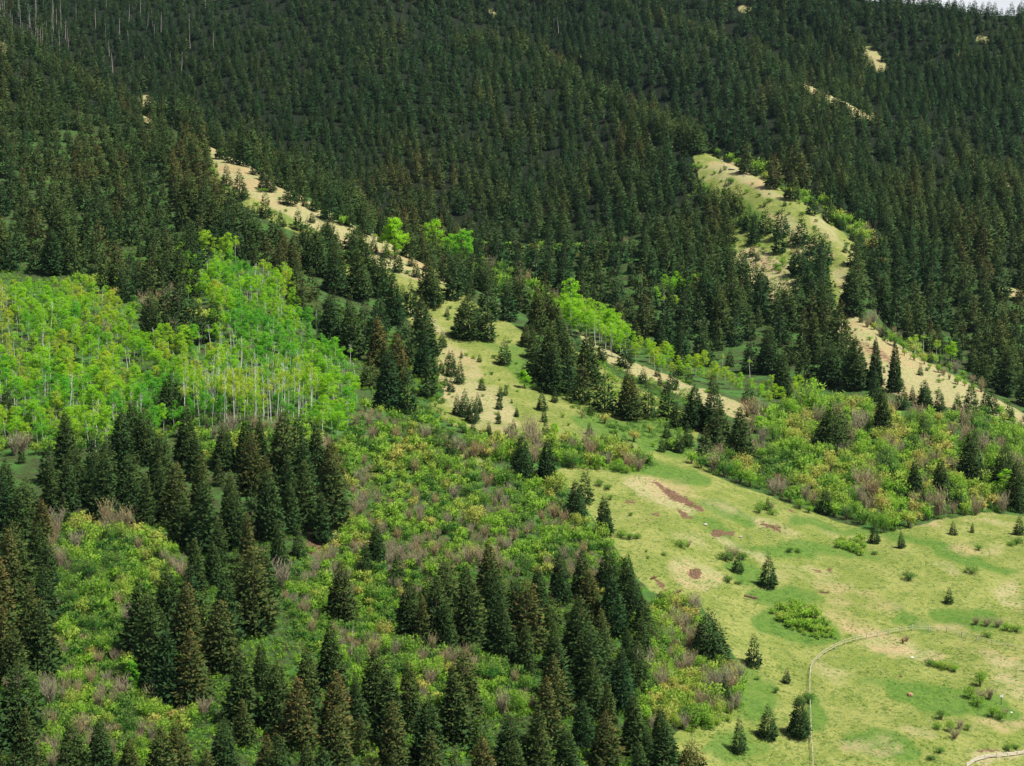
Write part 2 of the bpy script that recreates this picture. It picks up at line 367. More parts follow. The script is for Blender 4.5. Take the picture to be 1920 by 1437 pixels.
# ------------------------------------------------------------------ terrain sheet
pu, pv, pd = project(Xg2, Yg2, Zw)
idx = (np.arange(NC)[:, None]*NY + np.arange(NY)[None])
q = np.stack([idx[:-1, :-1], idx[1:, :-1], idx[1:, 1:], idx[:-1, 1:]], -1).reshape(-1, 4)
Vt = np.stack([Xg2, Yg2, Zw], -1).reshape(-1, 3)
far_fade = 1.0
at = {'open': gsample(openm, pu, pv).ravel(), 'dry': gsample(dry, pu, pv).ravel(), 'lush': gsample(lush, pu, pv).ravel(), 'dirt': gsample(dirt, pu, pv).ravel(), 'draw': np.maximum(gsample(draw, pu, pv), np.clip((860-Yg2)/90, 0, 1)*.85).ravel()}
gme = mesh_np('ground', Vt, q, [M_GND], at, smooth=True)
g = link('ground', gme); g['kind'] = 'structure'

# ------------------------------------------------------------------ plant prototypes (unit height)
def tube(pts, rad, n=5):
    """pts (k,3), rad (k,) -> V,F quads"""
    pts = np.asarray(pts, float); k = len(pts)
    d = np.gradient(pts, axis=0); d /= np.linalg.norm(d, axis=1)[:, None]+1e-9
    ref = np.where(np.abs(d[:, 2:3]) > .9, np.array([[1., 0, 0]]), np.array([[0, 0, 1.]]))
    a = np.cross(d, ref); a /= np.linalg.norm(a, axis=1)[:, None]+1e-9; b = np.cross(d, a)
    th = np.arange(n)*2*math.pi/n
    V = pts[:, None] + (a[:, None]*np.cos(th)[None, :, None]+b[:, None]*np.sin(th)[None, :, None])*np.asarray(rad)[:, None, None]
    Fc = []
    for i in range(k-1):
        for j in range(n):
            Fc.append((i*n+j, i*n+(j+1) % n, (i+1)*n+(j+1) % n, (i+1)*n+j))
    return V.reshape(-1, 3), np.array(Fc, int).reshape(-1, 4)
def cat(parts):
    Vs, Fs, o = [], [], 0
    for V, Fc in parts:
        Vs.append(V); Fs.append(Fc+o); o += len(V)
    return np.concatenate(Vs), np.concatenate(Fs)
def leafquads(P, D, S, L, Wd, fold=.0):
    """diamond leaves: base P, direction D, side S"""
    D = D/(np.linalg.norm(D, axis=1)[:, None]+1e-9); S = S/(np.linalg.norm(S, axis=1)[:, None]+1e-9)
    L = np.asarray(L)[:, None]; Wd = np.asarray(Wd)[:, None]
    a = P; b = P+D*L*.45+S*Wd*.5; c = P+D*L; d = P+D*L*.45-S*Wd*.5
    V = np.stack([a, b, c, d], 1).reshape(-1, 3); n = len(P)
    return V, np.arange(4*n).reshape(n, 4)

def conifer_proto(seed, rmax=.25, levels=38, nb=11, ns=10, L=.060, Wd=.031, fill=1300, base=.05, convex=.85, gap=.12, tip=1.0):
    r = np.random.default_rng(seed)
    P, D, S, LL, WW, CN = [], [], [], [], [], []
    lean = r.normal(0, .006, 2)
    side_bias = r.uniform(0, 2*math.pi)
    tw = []
    for lv in range(levels):
        t0 = base + (1-base-.015)*(lv+r.uniform(-.3, .3))/levels
        t = min(max(t0, base), .985); s = (t-base)/(1-base)
        rad = rmax*((1-s)**convex)*min(1, .6+s*5)*(1+r.normal(0, .08)) + .003
        n = max(4, int(nb*(.55+.7*(1-s))))
        for k in range(n):
            if r.random() < gap: continue
            az = r.uniform(0, 2*math.pi); t = min(max(t0+r.normal(0, .5/levels), base), .985)
            ln = rad*r.uniform(.72, 1.12)*(1+.10*math.cos(az-side_bias))
            el0 = (-.10+.75*s**1.5)+r.normal(0, .07)
            dirh = np.array([math.cos(az), math.sin(az), 0]); sd = np.array([-math.sin(az), math.cos(az), 0])
            m = max(2, int(ns*(.3+.7*ln/rmax)))
            q = (np.arange(m)+r.random(m))/m; q = .12+.88*q**.75
            droop = -.22*(1-s)*q**2*ln + .10*ln*q**4
            pos = dirh[None]*(q*ln)[:, None] + np.array([lean[0]*t, lean[1]*t, t])[None] + np.array([0, 0, 1.])[None]*(q*ln*el0+droop)[:, None]
            sdir = r.uniform(-1, 1, m)
            dv = dirh[None]*(.55+.5*r.random(m))[:, None] + sd[None]*sdir[:, None]*1.0 + np.array([0, 0, 1.])*(r.normal(.12, .38, m)+.35*s)[:, None]
            sv = np.cross(dv, np.array([0, 0, 1.])[None])*.6 + r.normal(0, .75, (m, 3))
            pos = pos + sd[None]*(sdir*ln*.10)[:, None]
            P.append(pos); D.append(dv); S.append(sv)
            l = L*r.uniform(.7, 1.25, m)*(.30+.75*(1-s)); LL.append(l); WW.append(Wd*r.uniform(.7, 1.3, m)*(.45+.6*(1-s)))
            CN.append(np.clip(.20+.80*s+r.normal(0, .08, m), 0, 1)*q**1.1)  # rises towards top and tips: cones, new growth and painted-in sunlight
    # inner twigs that fill the middle of the crown
    m = fill; tt = base+(1-base)*(1-r.random(m)**.62)*.93; ss = (tt-base)/(1-base); aa = r.uniform(0, 2*math.pi, m)
    ra = rmax*((1-ss)**convex)*np.minimum(1, .6+ss*5)*np.sqrt(r.random(m))*.78
    P.append(np.stack([np.cos(aa)*ra, np.sin(aa)*ra, tt], 1)); D.append(np.stack([np.cos(aa), np.sin(aa), r.normal(.1, .5, m)], 1)+r.normal(0, .4, (m, 3))); S.append(r.normal(0, 1, (m, 3)))
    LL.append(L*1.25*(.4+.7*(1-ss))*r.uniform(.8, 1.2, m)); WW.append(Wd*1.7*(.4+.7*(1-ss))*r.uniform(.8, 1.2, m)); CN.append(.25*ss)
    # leader
    m = 10
    P.append(np.stack([np.full(m, lean[0]), np.full(m, lean[1]), np.linspace(.955, .995, m)], 1)); D.append(np.stack([r.normal(0, .5, m), r.normal(0, .5, m), np.full(m, 1.)], 1))
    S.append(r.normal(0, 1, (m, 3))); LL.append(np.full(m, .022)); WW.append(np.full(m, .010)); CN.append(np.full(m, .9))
    P = np.concatenate(P); D = np.concatenate(D); S = np.concatenate(S); LL = np.concatenate(LL); WW = np.concatenate(WW); CN = np.concatenate(CN)
    V, Fc = leafquads(P, D, S, LL, WW)
    nCN = 0
    zz = np.linspace(-.03, .96, 9)
    tv, tf = tube(np.stack([lean[0]*zz, lean[1]*zz, zz], 1), .014*(1-zz*.97)+.001, 6)
    return (V, Fc, np.repeat(CN, 4)), (tv, tf)

def limbs(r, n, z0, z1, ln, up, rad, zt=None):
    parts, ends = [], []
    for k in range(n):
        z = z0+(z1-z0)*(k+r.random())/n; az = r.uniform(0, 2*math.pi) if k else 0
        az = k*2.4+r.normal(0, .5); l = ln*r.uniform(.6, 1.1)*(1-.45*(z-z0)/(z1-z0+1e-6))
        q = np.linspace(0, 1, 4)
        p = np.stack([math.cos(az)*q*l, math.sin(az)*q*l, z+q*l*up*r.uniform(.7, 1.3)+.10*l*q**2], 1)
        parts.append(tube(p, rad*(1-.8*q), 3)); ends.append(p[-1]); ends.append(p[2])
    return parts, np.array(ends)

def aspen_proto(seed, crown0=.42, wr=.17, nclump=38, per=52, leaf=.031, trunk=.0065, roundc=False, curve=.03):
    r = np.random.default_rng(seed)
    z = np.linspace(-.03, .97, 10)
    bx = curve*np.sin(z*3+r.uniform(0, 6))*r.uniform(.3, 1); by = curve*np.sin(z*2.5+r.uniform(0, 6))*r.uniform(.3, 1)
    tk = [tube(np.stack([bx, by, z], 1), trunk*(1-.85*np.clip(z, 0, 1))+.0012, 6)]
    lp, ends = limbs(r, 11, crown0, .9, wr*.95, .75, trunk*.34)
    tk += lp
    P, CN = [], []
    for k in range(nclump):
        if k < len(ends) and r.random() < .75: c = ends[k]+r.normal(0, .012, 3)
        else:
            s = r.random(); zz = crown0+(1-crown0)*s; a = r.uniform(0, 6.28); rr = wr*math.sqrt(r.random())*math.sin(math.pi*min(1, .18+s*.8))**.6
            c = np.array([math.cos(a)*rr, math.sin(a)*rr, zz])
        c[2] = min(c[2], .985)
        rad = np.array([1, 1, .62])*r.uniform(.045, .09)*(1.25 if roundc else 1)
        d = r.normal(0, 1, (per, 3)); d /= np.linalg.norm(d, axis=1)[:, None]
        P.append(c+d*rad*(r.random((per, 1))**.35)); CN.append(np.clip(d[:, 2]*.3+r.random(per)*.6, 0, 1))  # upper leaves of each clump paler: lit tops put into the colour
    P = np.concatenate(P); CN = np.concatenate(CN); n = len(P)
    V, Fc = leafquads(P, r.normal(0, 1, (n, 3))*np.array([1, 1, .6]), r.normal(0, 1, (n, 3)), leaf*r.uniform(.7, 1.3, n), leaf*.75*r.uniform(.7, 1.3, n))
    return (V, Fc, np.repeat(CN, 4)), cat(tk)

def shrub_proto(seed, n=760, leaf=.088, wide=.55, lobes=7, twig=10):
    r = np.random.default_rng(seed)
    cs = []
    tk = []
    for k in range(lobes):
        a = k*2.4+r.normal(0, .5); rr = wide*.62*math.sqrt((k+.4)/lobes); zz = r.uniform(.42, .74)*(1-.25*rr/wide)
        cs.append((math.cos(a)*rr, math.sin(a)*rr, zz))
    P, CN = [], []
    for c in cs:
        m = n//lobes; d = r.normal(0, 1, (m, 3)); d /= np.linalg.norm(d, axis=1)[:, None]
        rad = np.array([.26, .26, .30])*r.uniform(.7, 1.2)
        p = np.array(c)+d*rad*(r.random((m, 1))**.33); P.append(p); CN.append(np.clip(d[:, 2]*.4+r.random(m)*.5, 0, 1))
        q = np.linspace(0, 1, 4); tk.append(tube(np.stack([c[0]*q**1.3, c[1]*q**1.3, -.06+(c[2]+.2)*q], 1), .022*(1-.8*q), 3))
    for k in range(twig):
        a = r.uniform(0, 6.28); l = r.uniform(.7, 1.05); w = r.uniform(.1, wide*.9); q = np.linspace(0, 1, 4)
        tk.append(tube(np.stack([math.cos(a)*w*q**1.4, math.sin(a)*w*q**1.4, l*q-.05], 1), .014*(1-.8*q), 3))
    P = np.concatenate(P); CN = np.concatenate(CN); P[:, 2] = np.abs(P[:, 2])
    m = len(P)
    D = r.normal(0, 1, (m, 3)); D[:, 2] += .5
    V, Fc = leafquads(P, D, r.normal(0, 1, (m, 3)), leaf*r.uniform(.7, 1.3, m), leaf*.6*r.uniform(.7, 1.3, m))
    return (V, Fc, np.repeat(CN, 4)), cat(tk)

def bare_proto(seed, n=46, wide=.45, leaves=60):
    r = np.random.default_rng(seed); tk = []; ends = []
    for k in range(n):
        a = r.uniform(0, 6.28); l = r.uniform(.55, 1.0); w = wide*r.random()**.6; q = np.linspace(0, 1, 5)
        jx, jy = r.normal(0, .05, 2)
        p = np.stack([math.cos(a)*w*q**1.3+jx*np.sin(q*5), math.sin(a)*w*q**1.3+jy*np.sin(q*4), l*q**.9-.05], 1)
        tk.append(tube(p, .016*(1-.75*q), 3)); ends.append(p[-1])
        for j in range(4):
            s = p[2+j % 3]; b = r.uniform(0, 6.28); ll = r.uniform(.12, .28)
            p2 = np.stack([s+np.array([math.cos(b)*.6, math.sin(b)*.6, 1.0])*ll*x for x in (0, .5, 1.)])
            tk.append(tube(p2, np.array([.009, .006, .003]), 3)); ends.append(p2[-1])
    E = np.array(ends); E = E[r.integers(0, len(E), leaves)]+r.normal(0, .03, (leaves, 3))
    V, Fc = leafquads(E, r.normal(0, 1, (leaves, 3)), r.normal(0, 1, (leaves, 3)), .07*r.uniform(.6, 1.2, leaves), .04*r.uniform(.6, 1.2, leaves))
    return (V, Fc, np.repeat(r.random(leaves), 4)), cat(tk)

def snag_proto(seed):
    r = np.random.default_rng(seed); z = np.linspace(-.03, 1, 8)
    tk = [tube(np.stack([.01*np.sin(z*4+seed), .008*np.sin(z*3), z], 1), .013*(1-.9*np.clip(z, 0, 1))+.001, 5)]
    for k in range(24):
        zz = r.uniform(.3, .97); a = r.uniform(0, 6.28); l = r.uniform(.03, .12)*(1.25-zz); q = np.linspace(0, 1, 3)
        tk.append(tube(np.stack([math.cos(a)*l*q, math.sin(a)*l*q, zz-.2*l*q], 1), .0035*(1-.7*q), 3))
    return cat(tk)

def pine_top(seed):  # broad, round headed ridge pine
    return conifer_proto(seed, rmax=.30, levels=22, nb=12, ns=9, L=.065, Wd=.034, base=.14, convex=.55, gap=.2)

PROTOS = bpy.data.collections.new('plant_prototypes')    # mesh sources for the far woods, not linked into the scene
class Kind: pass
n_cone = lambda c: np.stack([c[:, 0], c[:, 1], np.full(len(c), .0)], 1)/(np.linalg.norm(c[:, :2], axis=1)[:, None]+.02)*.85+np.array([0, 0, .55])
n_ball = lambda c: c-np.array([0, 0, .45])+np.array([0, 0, .18])
n_bush = lambda c: c-np.array([0, 0, .25])+np.array([0, 0, .15])
def make_kind(name, builds, leafmat, barkmat, nfun=n_bush, nw=.45):
    k = Kind(); k.name = name; k.crown = []; k.trunk = []; k.both = []; k.n = len(builds)
    for i, (cr, tk) in enumerate(builds):
        V, Fc, CN = cr
        Fc, NN = orient(V, Fc, nfun, nw)
        cm = mesh_np(name+'_crown', V, Fc, [leafmat], {'tip_light': CN}); set_normals(cm, NN); k.crown.append(cm)
        k.trunk.append(mesh_np(name+'_trunk', tk[0], tk[1], [barkmat], smooth=True))
        V2 = np.concatenate([V, tk[0]]); F2 = np.concatenate([Fc, tk[1]+len(V)])
        mi = np.concatenate([np.zeros(len(Fc)), np.ones(len(tk[1]))])
        wm = mesh_np(name+'_whole', V2, F2, [leafmat, barkmat], {'tip_light': np.concatenate([CN, np.zeros(len(tk[0]))])}, mi); set_normals(wm, np.concatenate([NN, np.zeros((len(tk[0]), 3))])); k.both.append(wm)
    return k
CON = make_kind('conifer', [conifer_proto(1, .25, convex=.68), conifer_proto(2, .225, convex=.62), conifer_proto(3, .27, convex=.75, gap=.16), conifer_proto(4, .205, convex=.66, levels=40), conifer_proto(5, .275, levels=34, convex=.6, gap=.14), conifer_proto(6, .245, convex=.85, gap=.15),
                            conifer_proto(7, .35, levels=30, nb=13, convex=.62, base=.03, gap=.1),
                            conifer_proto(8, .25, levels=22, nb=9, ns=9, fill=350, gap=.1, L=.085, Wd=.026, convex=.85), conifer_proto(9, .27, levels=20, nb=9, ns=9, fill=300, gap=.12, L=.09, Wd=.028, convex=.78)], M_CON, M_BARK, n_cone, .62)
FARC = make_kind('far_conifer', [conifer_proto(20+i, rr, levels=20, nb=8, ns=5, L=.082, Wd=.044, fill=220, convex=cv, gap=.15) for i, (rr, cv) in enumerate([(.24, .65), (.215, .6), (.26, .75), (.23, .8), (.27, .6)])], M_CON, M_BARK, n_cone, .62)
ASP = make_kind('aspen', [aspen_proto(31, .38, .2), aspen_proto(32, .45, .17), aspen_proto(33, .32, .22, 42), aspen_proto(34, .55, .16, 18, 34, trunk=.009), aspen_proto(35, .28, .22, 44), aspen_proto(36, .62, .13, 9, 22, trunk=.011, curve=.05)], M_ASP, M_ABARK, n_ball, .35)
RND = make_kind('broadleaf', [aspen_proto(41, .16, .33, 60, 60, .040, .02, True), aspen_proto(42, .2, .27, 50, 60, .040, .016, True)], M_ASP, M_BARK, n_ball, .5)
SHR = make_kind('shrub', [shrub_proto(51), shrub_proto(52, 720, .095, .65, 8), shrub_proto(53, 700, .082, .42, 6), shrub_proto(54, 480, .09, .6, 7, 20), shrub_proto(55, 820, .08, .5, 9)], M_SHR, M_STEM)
BAR = make_kind('bare_shrub', [bare_proto(61), bare_proto(62, 40, .55), bare_proto(63, 50, .35, 140)], M_SHR, M_TWG)
LOW = make_kind('low_bush', [shrub_proto(71, 60, .26, 1.1, 4, 0), shrub_proto(72, 54, .28, 1.4, 4, 0)], M_SHR, M_STEM)
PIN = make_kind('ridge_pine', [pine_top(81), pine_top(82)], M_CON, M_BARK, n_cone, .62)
snag_me = [mesh_np('dead_trunk', *snag_proto(s), [M_DEAD], smooth=True) for s in (91, 92, 93)]

# ------------------------------------------------------------------ where plants stand
TS = np.array([(40,115,44),(150,190,46),(240,240,48),(330,310,52),(200,300,50),(150,60,27),(330,170,30),(480,250,32),(610,320,37),(760,400,44),(100,480,78),(350,430,74),(700,300,35),(800,430,48),(500,100,30),(1000,50,30),(200,50,27),(1000,300,40),(1300,400,52),(1200,560,62),(1500,450,54),(1700,300,41),(1700,100,33),(1850,50,30),(1850,600,66),(1500,650,76),
    (880,590,74),(650,560,78),(1080,690,84),(740,720,92),(430,900,104),(60,900,104),(330,1100,124),(100,1300,128),(500,1380,126),(900,1380,124),(1050,1200,108),(700,1250,124),(1150,1350,120),(950,900,88),(1300,780,88),(1600,800,98),(1800,870,104),(450,340,50),(1400,1200,98),(560,420,54)], float)
def tsize(u, v):
    d = (u[:, None]-TS[None, :, 0])**2+((v[:, None]-TS[None, :, 1])*1.4)**2+300
    w = 1/d**1.5
    return (w*TS[None, :, 2]).sum(1)/w.sum(1)

items = []      # dict per plant: kind, proto, u, v, x, y, z, h, wf, rot, tint, px
def add(kind, proto, u, v, hpx, wf=1.0, tint=.4, hand=False, xy=None, name=None):
    if xy is None:
        x, y = hit(u, v)
        if np.isnan(y[0]): return None
        x, y = x[0], y[0]
    else: x, y = xy
    z = float(ground(x, y)); _, _, d = project(x, y, z)
    it = dict(kind=kind, proto=proto, u=u, v=v, x=x, y=y, z=z, h=hpx*d/F, wf=wf, rot=rng.uniform(0, 6.28), tint=float(np.clip(tint, 0, 1)), px=hpx, hand=hand, name=name)
    items.append(it); return it

# hand placed conifers: (u of tip, v of base, height px, width factor, tint, proto)
HC = [
 # meadow, one by one
 (1440,1102,68,1.15,.15,5),(1383,1075,48,.9,.2,1),(1413,1250,66,.95,.2,2),(1475,1281,32,1.0,.2,0),(1440,1385,70,1.2,.25,4),(1386,1412,72,.9,.2,2),(1499,1382,80,1.05,.3,4),(1640,1019,40,1.2,.15,5),(1690,1028,34,1.0,.15,2),(1779,1132,32,1.1,.15,5),
 (1787,1003,28,1.1,.2,0),(1823,999,22,.9,.2,1),(1911,1003,40,1.1,.2,2),(1439,958,28,.9,.2,1),(1133,1004,76,1.05,.2,1),(1080,975,78,1.1,.2,2),(1097,945,72,.9,.25,3),(1024,905,88,1.0,.15,1),(978,900,88,1.1,.15,2),(1208,1205,92,1.1,.45,2),(1333,1245,115,1.25,.3,6),
 (1360,1318,58,1.0,.15,0),(1240,1137,30,1.4,.2,6),(1175,1130,96,1.05,.25,0),(1140,1110,90,1.1,.3,4),(1303,805,86,1.15,.2,2),(1338,812,90,1.15,.2,4),(1382,846,72,1.1,.2,0),(1290,840,52,1.0,.2,1),(1250,822,34,1.0,.2,1),(1560,848,98,1.25,.55,6),(1655,818,92,1.0,.55,3),(1585,830,60,1.0,.4,0),
 (1732,838,66,1.1,.25,0),(1714,935,76,1.0,.3,1),(1763,940,82,1.0,.25,0),(1820,905,100,1.2,.35,2),(1828,850,52,.75,.35,3),(1885,925,104,1.1,.45,6),(1905,950,90,1.0,.5,0),(1548,965,60,1.1,.25,4),(1425,900,28,1.0,.3,0),(1797,955,50,1.0,.2,1),(1912,960,60,1.0,.3,2),
 (1640,730,90,.8,.2,3),(1677,735,104,.75,.2,3),(1640,752,62,1.0,.2,0),(1690,768,60,1.0,.2,2),(1736,765,55,1.1,.2,4),(1762,772,48,1.0,.2,2),(1820,775,62,1.15,.2,2),(1860,778,52,1.1,.2,0),(1848,770,48,1.0,.2,1),(1795,768,34,1.0,.2,1),(1710,752,30,1.0,.2,0),(1412,757,26,1.1,.2,2),
 (1468,748,92,.95,.35,1),(1480,760,50,.9,.2,0),
 # ridge one
 (879,632,80,1.35,.45,6),(808,575,78,1.1,.5,2),(755,565,34,1.1,.2,0),(945,684,52,1.1,.2,4),(806,510,50,1.1,.4,4),(632,474,44,.95,.2,1),(596,516,88,1.2,.3,2),(578,514,76,1.0,.3,1),(450,376,60,1.2,.35,2),(425,350,44,1.0,.3,0),(545,385,56,1.15,.4,2),(508,360,42,1.1,.4,0),(494,356,40,1.1,.35,4),
 (700,475,34,1.1,.4,0),(668,470,46,1.3,.4,6),(612,442,30,1.3,.4,6),(585,418,22,1.4,.35,6),(690,512,62,1.15,.4,2),(710,555,76,1.2,.3,4),(655,425,50,1.1,.4,1),(640,415,44,1.0,.3,0),(730,450,26,.9,.3,1),(740,470,18,1.2,.3,0),(780,520,34,1.1,.3,4),(770,500,26,1.1,.35,0),
 (846,706,50,1.0,.2,0),(862,720,48,.9,.2,1),(872,782,55,1.0,.2,2),(858,778,40,1.1,.2,0),(886,793,50,1.15,.2,4),(896,775,40,1.0,.2,0),(903,732,26,1.1,.2,2),(936,768,30,1.0,.2,0),(938,744,24,1.0,.2,1),(948,742,22,.9,.2,0),(935,795,24,1.1,.2,4),(1016,770,40,1.1,.2,0),(1020,792,30,.9,.2,1),
 (830,652,34,1.1,.3,0),(850,690,20,1.0,.3,1),(865,672,16,1,.3,2),(842,673,18,1,.3,1),(828,700,26,1.0,.25,2),(845,735,30,1.0,.2,0),(838,594,20,1.1,.3,1),(815,583,14,1.1,.3,0),(980,705,22,1.0,.2,1),(1040,755,30,1.0,.2,4),(846,862,52,1.0,.2,2),(820,835,40,1.1,.2,0),(1173,690,64,1.0,.2,2),(1105,815,26,1,.2,0),
 # stand between aspens and draw
 (322,790,96,1.25,.35,6),(14,790,70,1.2,.2,2),(247,845,104,1.1,.3,2),(462,880,110,1.0,.25,1),(490,885,112,.95,.25,3),(530,905,150,1.1,.6,2),(590,900,120,.95,.3,1),(622,985,150,1.15,.65,0),(572,990,140,1.15,.5,5),(500,955,100,.95,.75,1),(430,990,118,.9,.55,3),(545,1000,100,1.0,.3,0),
 (340,1020,110,1.25,.45,0),(385,985,100,1.0,.45,1),(368,900,90,1.0,.4,0),(300,960,110,1.1,.35,1),(240,960,120,1.2,.3,2),(180,945,110,1.0,.3,4),(130,955,100,1.0,.35,0),(45,1000,110,1.2,.5,2),(95,960,95,1.0,.4,3),(10,960,110,1.1,.4,0),(524,1070,105,.95,.4,1),(560,1045,60,1.0,.4,0),
 (465,1060,100,.85,.8,3),(410,1060,90,1.0,.4,1),(420,880,88,1.0,.3,4),
 (476,1185,178,1.15,.75,4),(422,1210,160,1.05,.15,5),(368,1110,110,1.0,.5,1),(400,1100,90,.95,.3,0),(285,1290,200,1.0,.4,1),(352,1225,150,1.05,.85,0),(362,1325,160,1.15,.8,2),(305,1270,140,.9,.3,3),(640,1170,132,1.15,.65,0),(622,1290,140,1.1,.45,5),(705,1060,80,1.1,.2,1),(685,1075,62,1.0,.3,0),
 (20,1130,150,1.0,.8,3),(55,1230,150,1.1,.7,1),(80,1270,165,1.1,.5,0),(30,1290,130,1.0,.6,2),(90,1120,120,1.0,.3,1),(35,1400,180,1.2,.35,4),(5,1270,150,1.0,.8,3),
 (455,1360,160,1.2,.5,5),(520,1370,150,1.1,.5,0),(575,1350,150,1.05,.65,1),(706,1345,150,1.2,.55,2),(770,1370,145,1.0,.65,1),(870,1350,150,1.05,.75,4),(850,1340,110,.9,.5,3),(490,1300,110,.9,.4,0),
 (815,1210,145,1.15,.4,0),(885,1215,150,1.15,.6,2),(840,1225,110,.95,.4,1),(795,1215,100,1.0,.75,3),(925,1180,130,1.1,.2,4),(970,1190,110,1.0,.2,1),(950,1250,120,1.0,.3,0),(985,1265,110,1.0,.55,1),(1040,1345,130,1.0,.75,2),(1110,1350,130,1.05,.45,2),(1140,1380,110,1.0,.6,1),(1190,1300,110,1.2,.4,4),
 (1130,1270,110,1.0,.35,0),(1080,1230,100,1.1,.4,2),(1025,1400,145,1.15,.8,5),(1050,1130,110,1.0,.2,0),(1010,1150,90,1.0,.3,1),(1085,1215,90,.95,.3,0),(1295,1480,95,1.3,.98,6),(745,1100,70,1,.2,1),(1240,1400,80,1.0,.15,1),(1215,1440,80,1.0,.2,0),
]
for (u, v, hp, wf, ti, pr) in HC:
    if hp < 74 and pr != 6: pr = 7+(int(u) % 2)
    add('conifer', pr, u, v, hp*(.93 if hp > 100 else 1), wf*(1.0 if hp > 95 else 1.1), ti, True)

# dart throwing helper over the visible ground
occ = {}
def occ_add(u, v, w): occ.setdefault((int(u//40), int(v//40)), []).append((u, v, w))
def near_d(u, v):
    best = 1e9
    a, b = int(u//40), int(v//40)
    for i in (a-1, a, a+1):
        for j in (b-1, b, b+1):
            for (x, y, w) in occ.get((i, j), ()):
                d = math.hypot(x-u, (y-v)*1.5)/w
                if d < best: best = d
    return best
for it in items: occ_add(it['u'], it['v'], 1.0)

def scatter(polys, n, dist, excl=None, seed=0, ymul=1.5):
    """random photo-plane points inside polys, at least dist(u,v) apart (rows count ymul times)"""
    r = np.random.default_rng(seed); out = []
    for P in polys:
        a = np.array(P, float); u0, v0 = a.min(0); u1, v1 = a.max(0)
        U = r.uniform(u0, u1, n); V = r.uniform(v0, v1, n); ok = inpoly(U, V, P)
        if excl is not None:
            for E in excl: ok &= ~inpoly(U, V, E)
        U, V = U[ok], V[ok]; dd = dist(U, V)
        grid = {}
        for u, v, d in zip(U, V, dd):
            cs = d; a_, b_ = int(u//cs), int(v*ymul//cs); good = True
            for i in (a_-1, a_, a_+1):
                for j in (b_-1, b_, b_+1):
                    for (x, y) in grid.get((i, j), ()):
                        if (x-u)**2+((y-v)*ymul)**2 < d*d: good = False; break
                    if not good: break
                if not good: break
            if good and near_d(u, v) >= d*.9:
                grid.setdefault((a_, b_), []).append((u, v)); out.append((u, v))
        for (u, v) in out[-sum(len(x) for x in grid.values()):]: occ_add(u, v, 1.0)
    return np.array(out) if out else np.zeros((0, 2))

def tnoise(u, v, s=60): return float(fbm(np.array([u/s]), np.array([v/s]), 2)[0])

# --- conifer woods
LEFTHILL = [(-280,-20),(-80,55),(0,84),(100,146),(240,214),(380,288),(398,335),(425,400),(470,430),(560,480),(610,500),(600,518),(560,515),(470,500),(420,482),(380,480),(350,520),(300,555),(230,570),(190,555),(165,520),(0,508),(-280,505)]
MOUNT = [(-280,-130),(2300,-130),(2300,880),(1925,768),(1800,700),(1690,640),(1640,600),(1600,560),(1610,500),(1600,462),(1530,400),(1440,340),(1350,292),(1270,290),(1290,340),(1340,400),(1330,430),(1380,500),(1440,560),(1540,590),(1600,680),(1610,732),(1500,716),(1400,698),(1300,690),(1220,662),(1150,620),
         (1060,580),(960,530),(890,500),(880,480),(860,462),(760,450),(700,440),(560,362),(480,315),(400,282),(240,206),(100,140),(0,75),(-280,-40)]
SHADE_GAPS = [[(-100,40),(0,62),(100,122),(240,188),(400,262),(480,300),(560,344),(700,420),(700,438),(560,362),(480,315),(400,282),(240,208),(100,142),(0,80),(-100,60)],
 [(850,38),(960,72),(1060,108),(1200,214),(1290,262),(1290,284),(1200,238),(1060,130),(960,94),(850,60)],[(1300,20),(1440,98),(1500,130),(1640,196),(1800,278),(1930,330),(1930,350),(1800,298),(1640,214),(1500,148),(1440,118),(1300,44)]]  # strips behind crests kept treeless so dark floor stands in for valley shade
CLEAR = SHADE_GAPS+[[(860,448),(950,464),(1090,464),(1190,456),(1195,466),(1090,478),(960,478),(880,466)],
         [(1240,520),(1330,525),(1330,560),(1250,560)],[(1010,560),(1060,585),(1050,600),(1000,580)],
         [(1340,285),(1440,330),(1540,385),(1640,440),(1660,470),(1620,480),(1530,400),(1440,345)],[(1700,640),(1800,690),(1840,720),(1780,700),(1690,650)]]+[BALD3, BALD4, BALD5]+SMALLB[:11]
def dens_con(mult=1.0):
    return lambda u, v: tsize(u, v)*.41*mult
pts = scatter([LEFTHILL], 42000, dens_con(.80), SMALLB[:2], 3, 1.04)
pts2 = scatter([MOUNT], 180000, dens_con(.95), CLEAR, 4, 1.04)
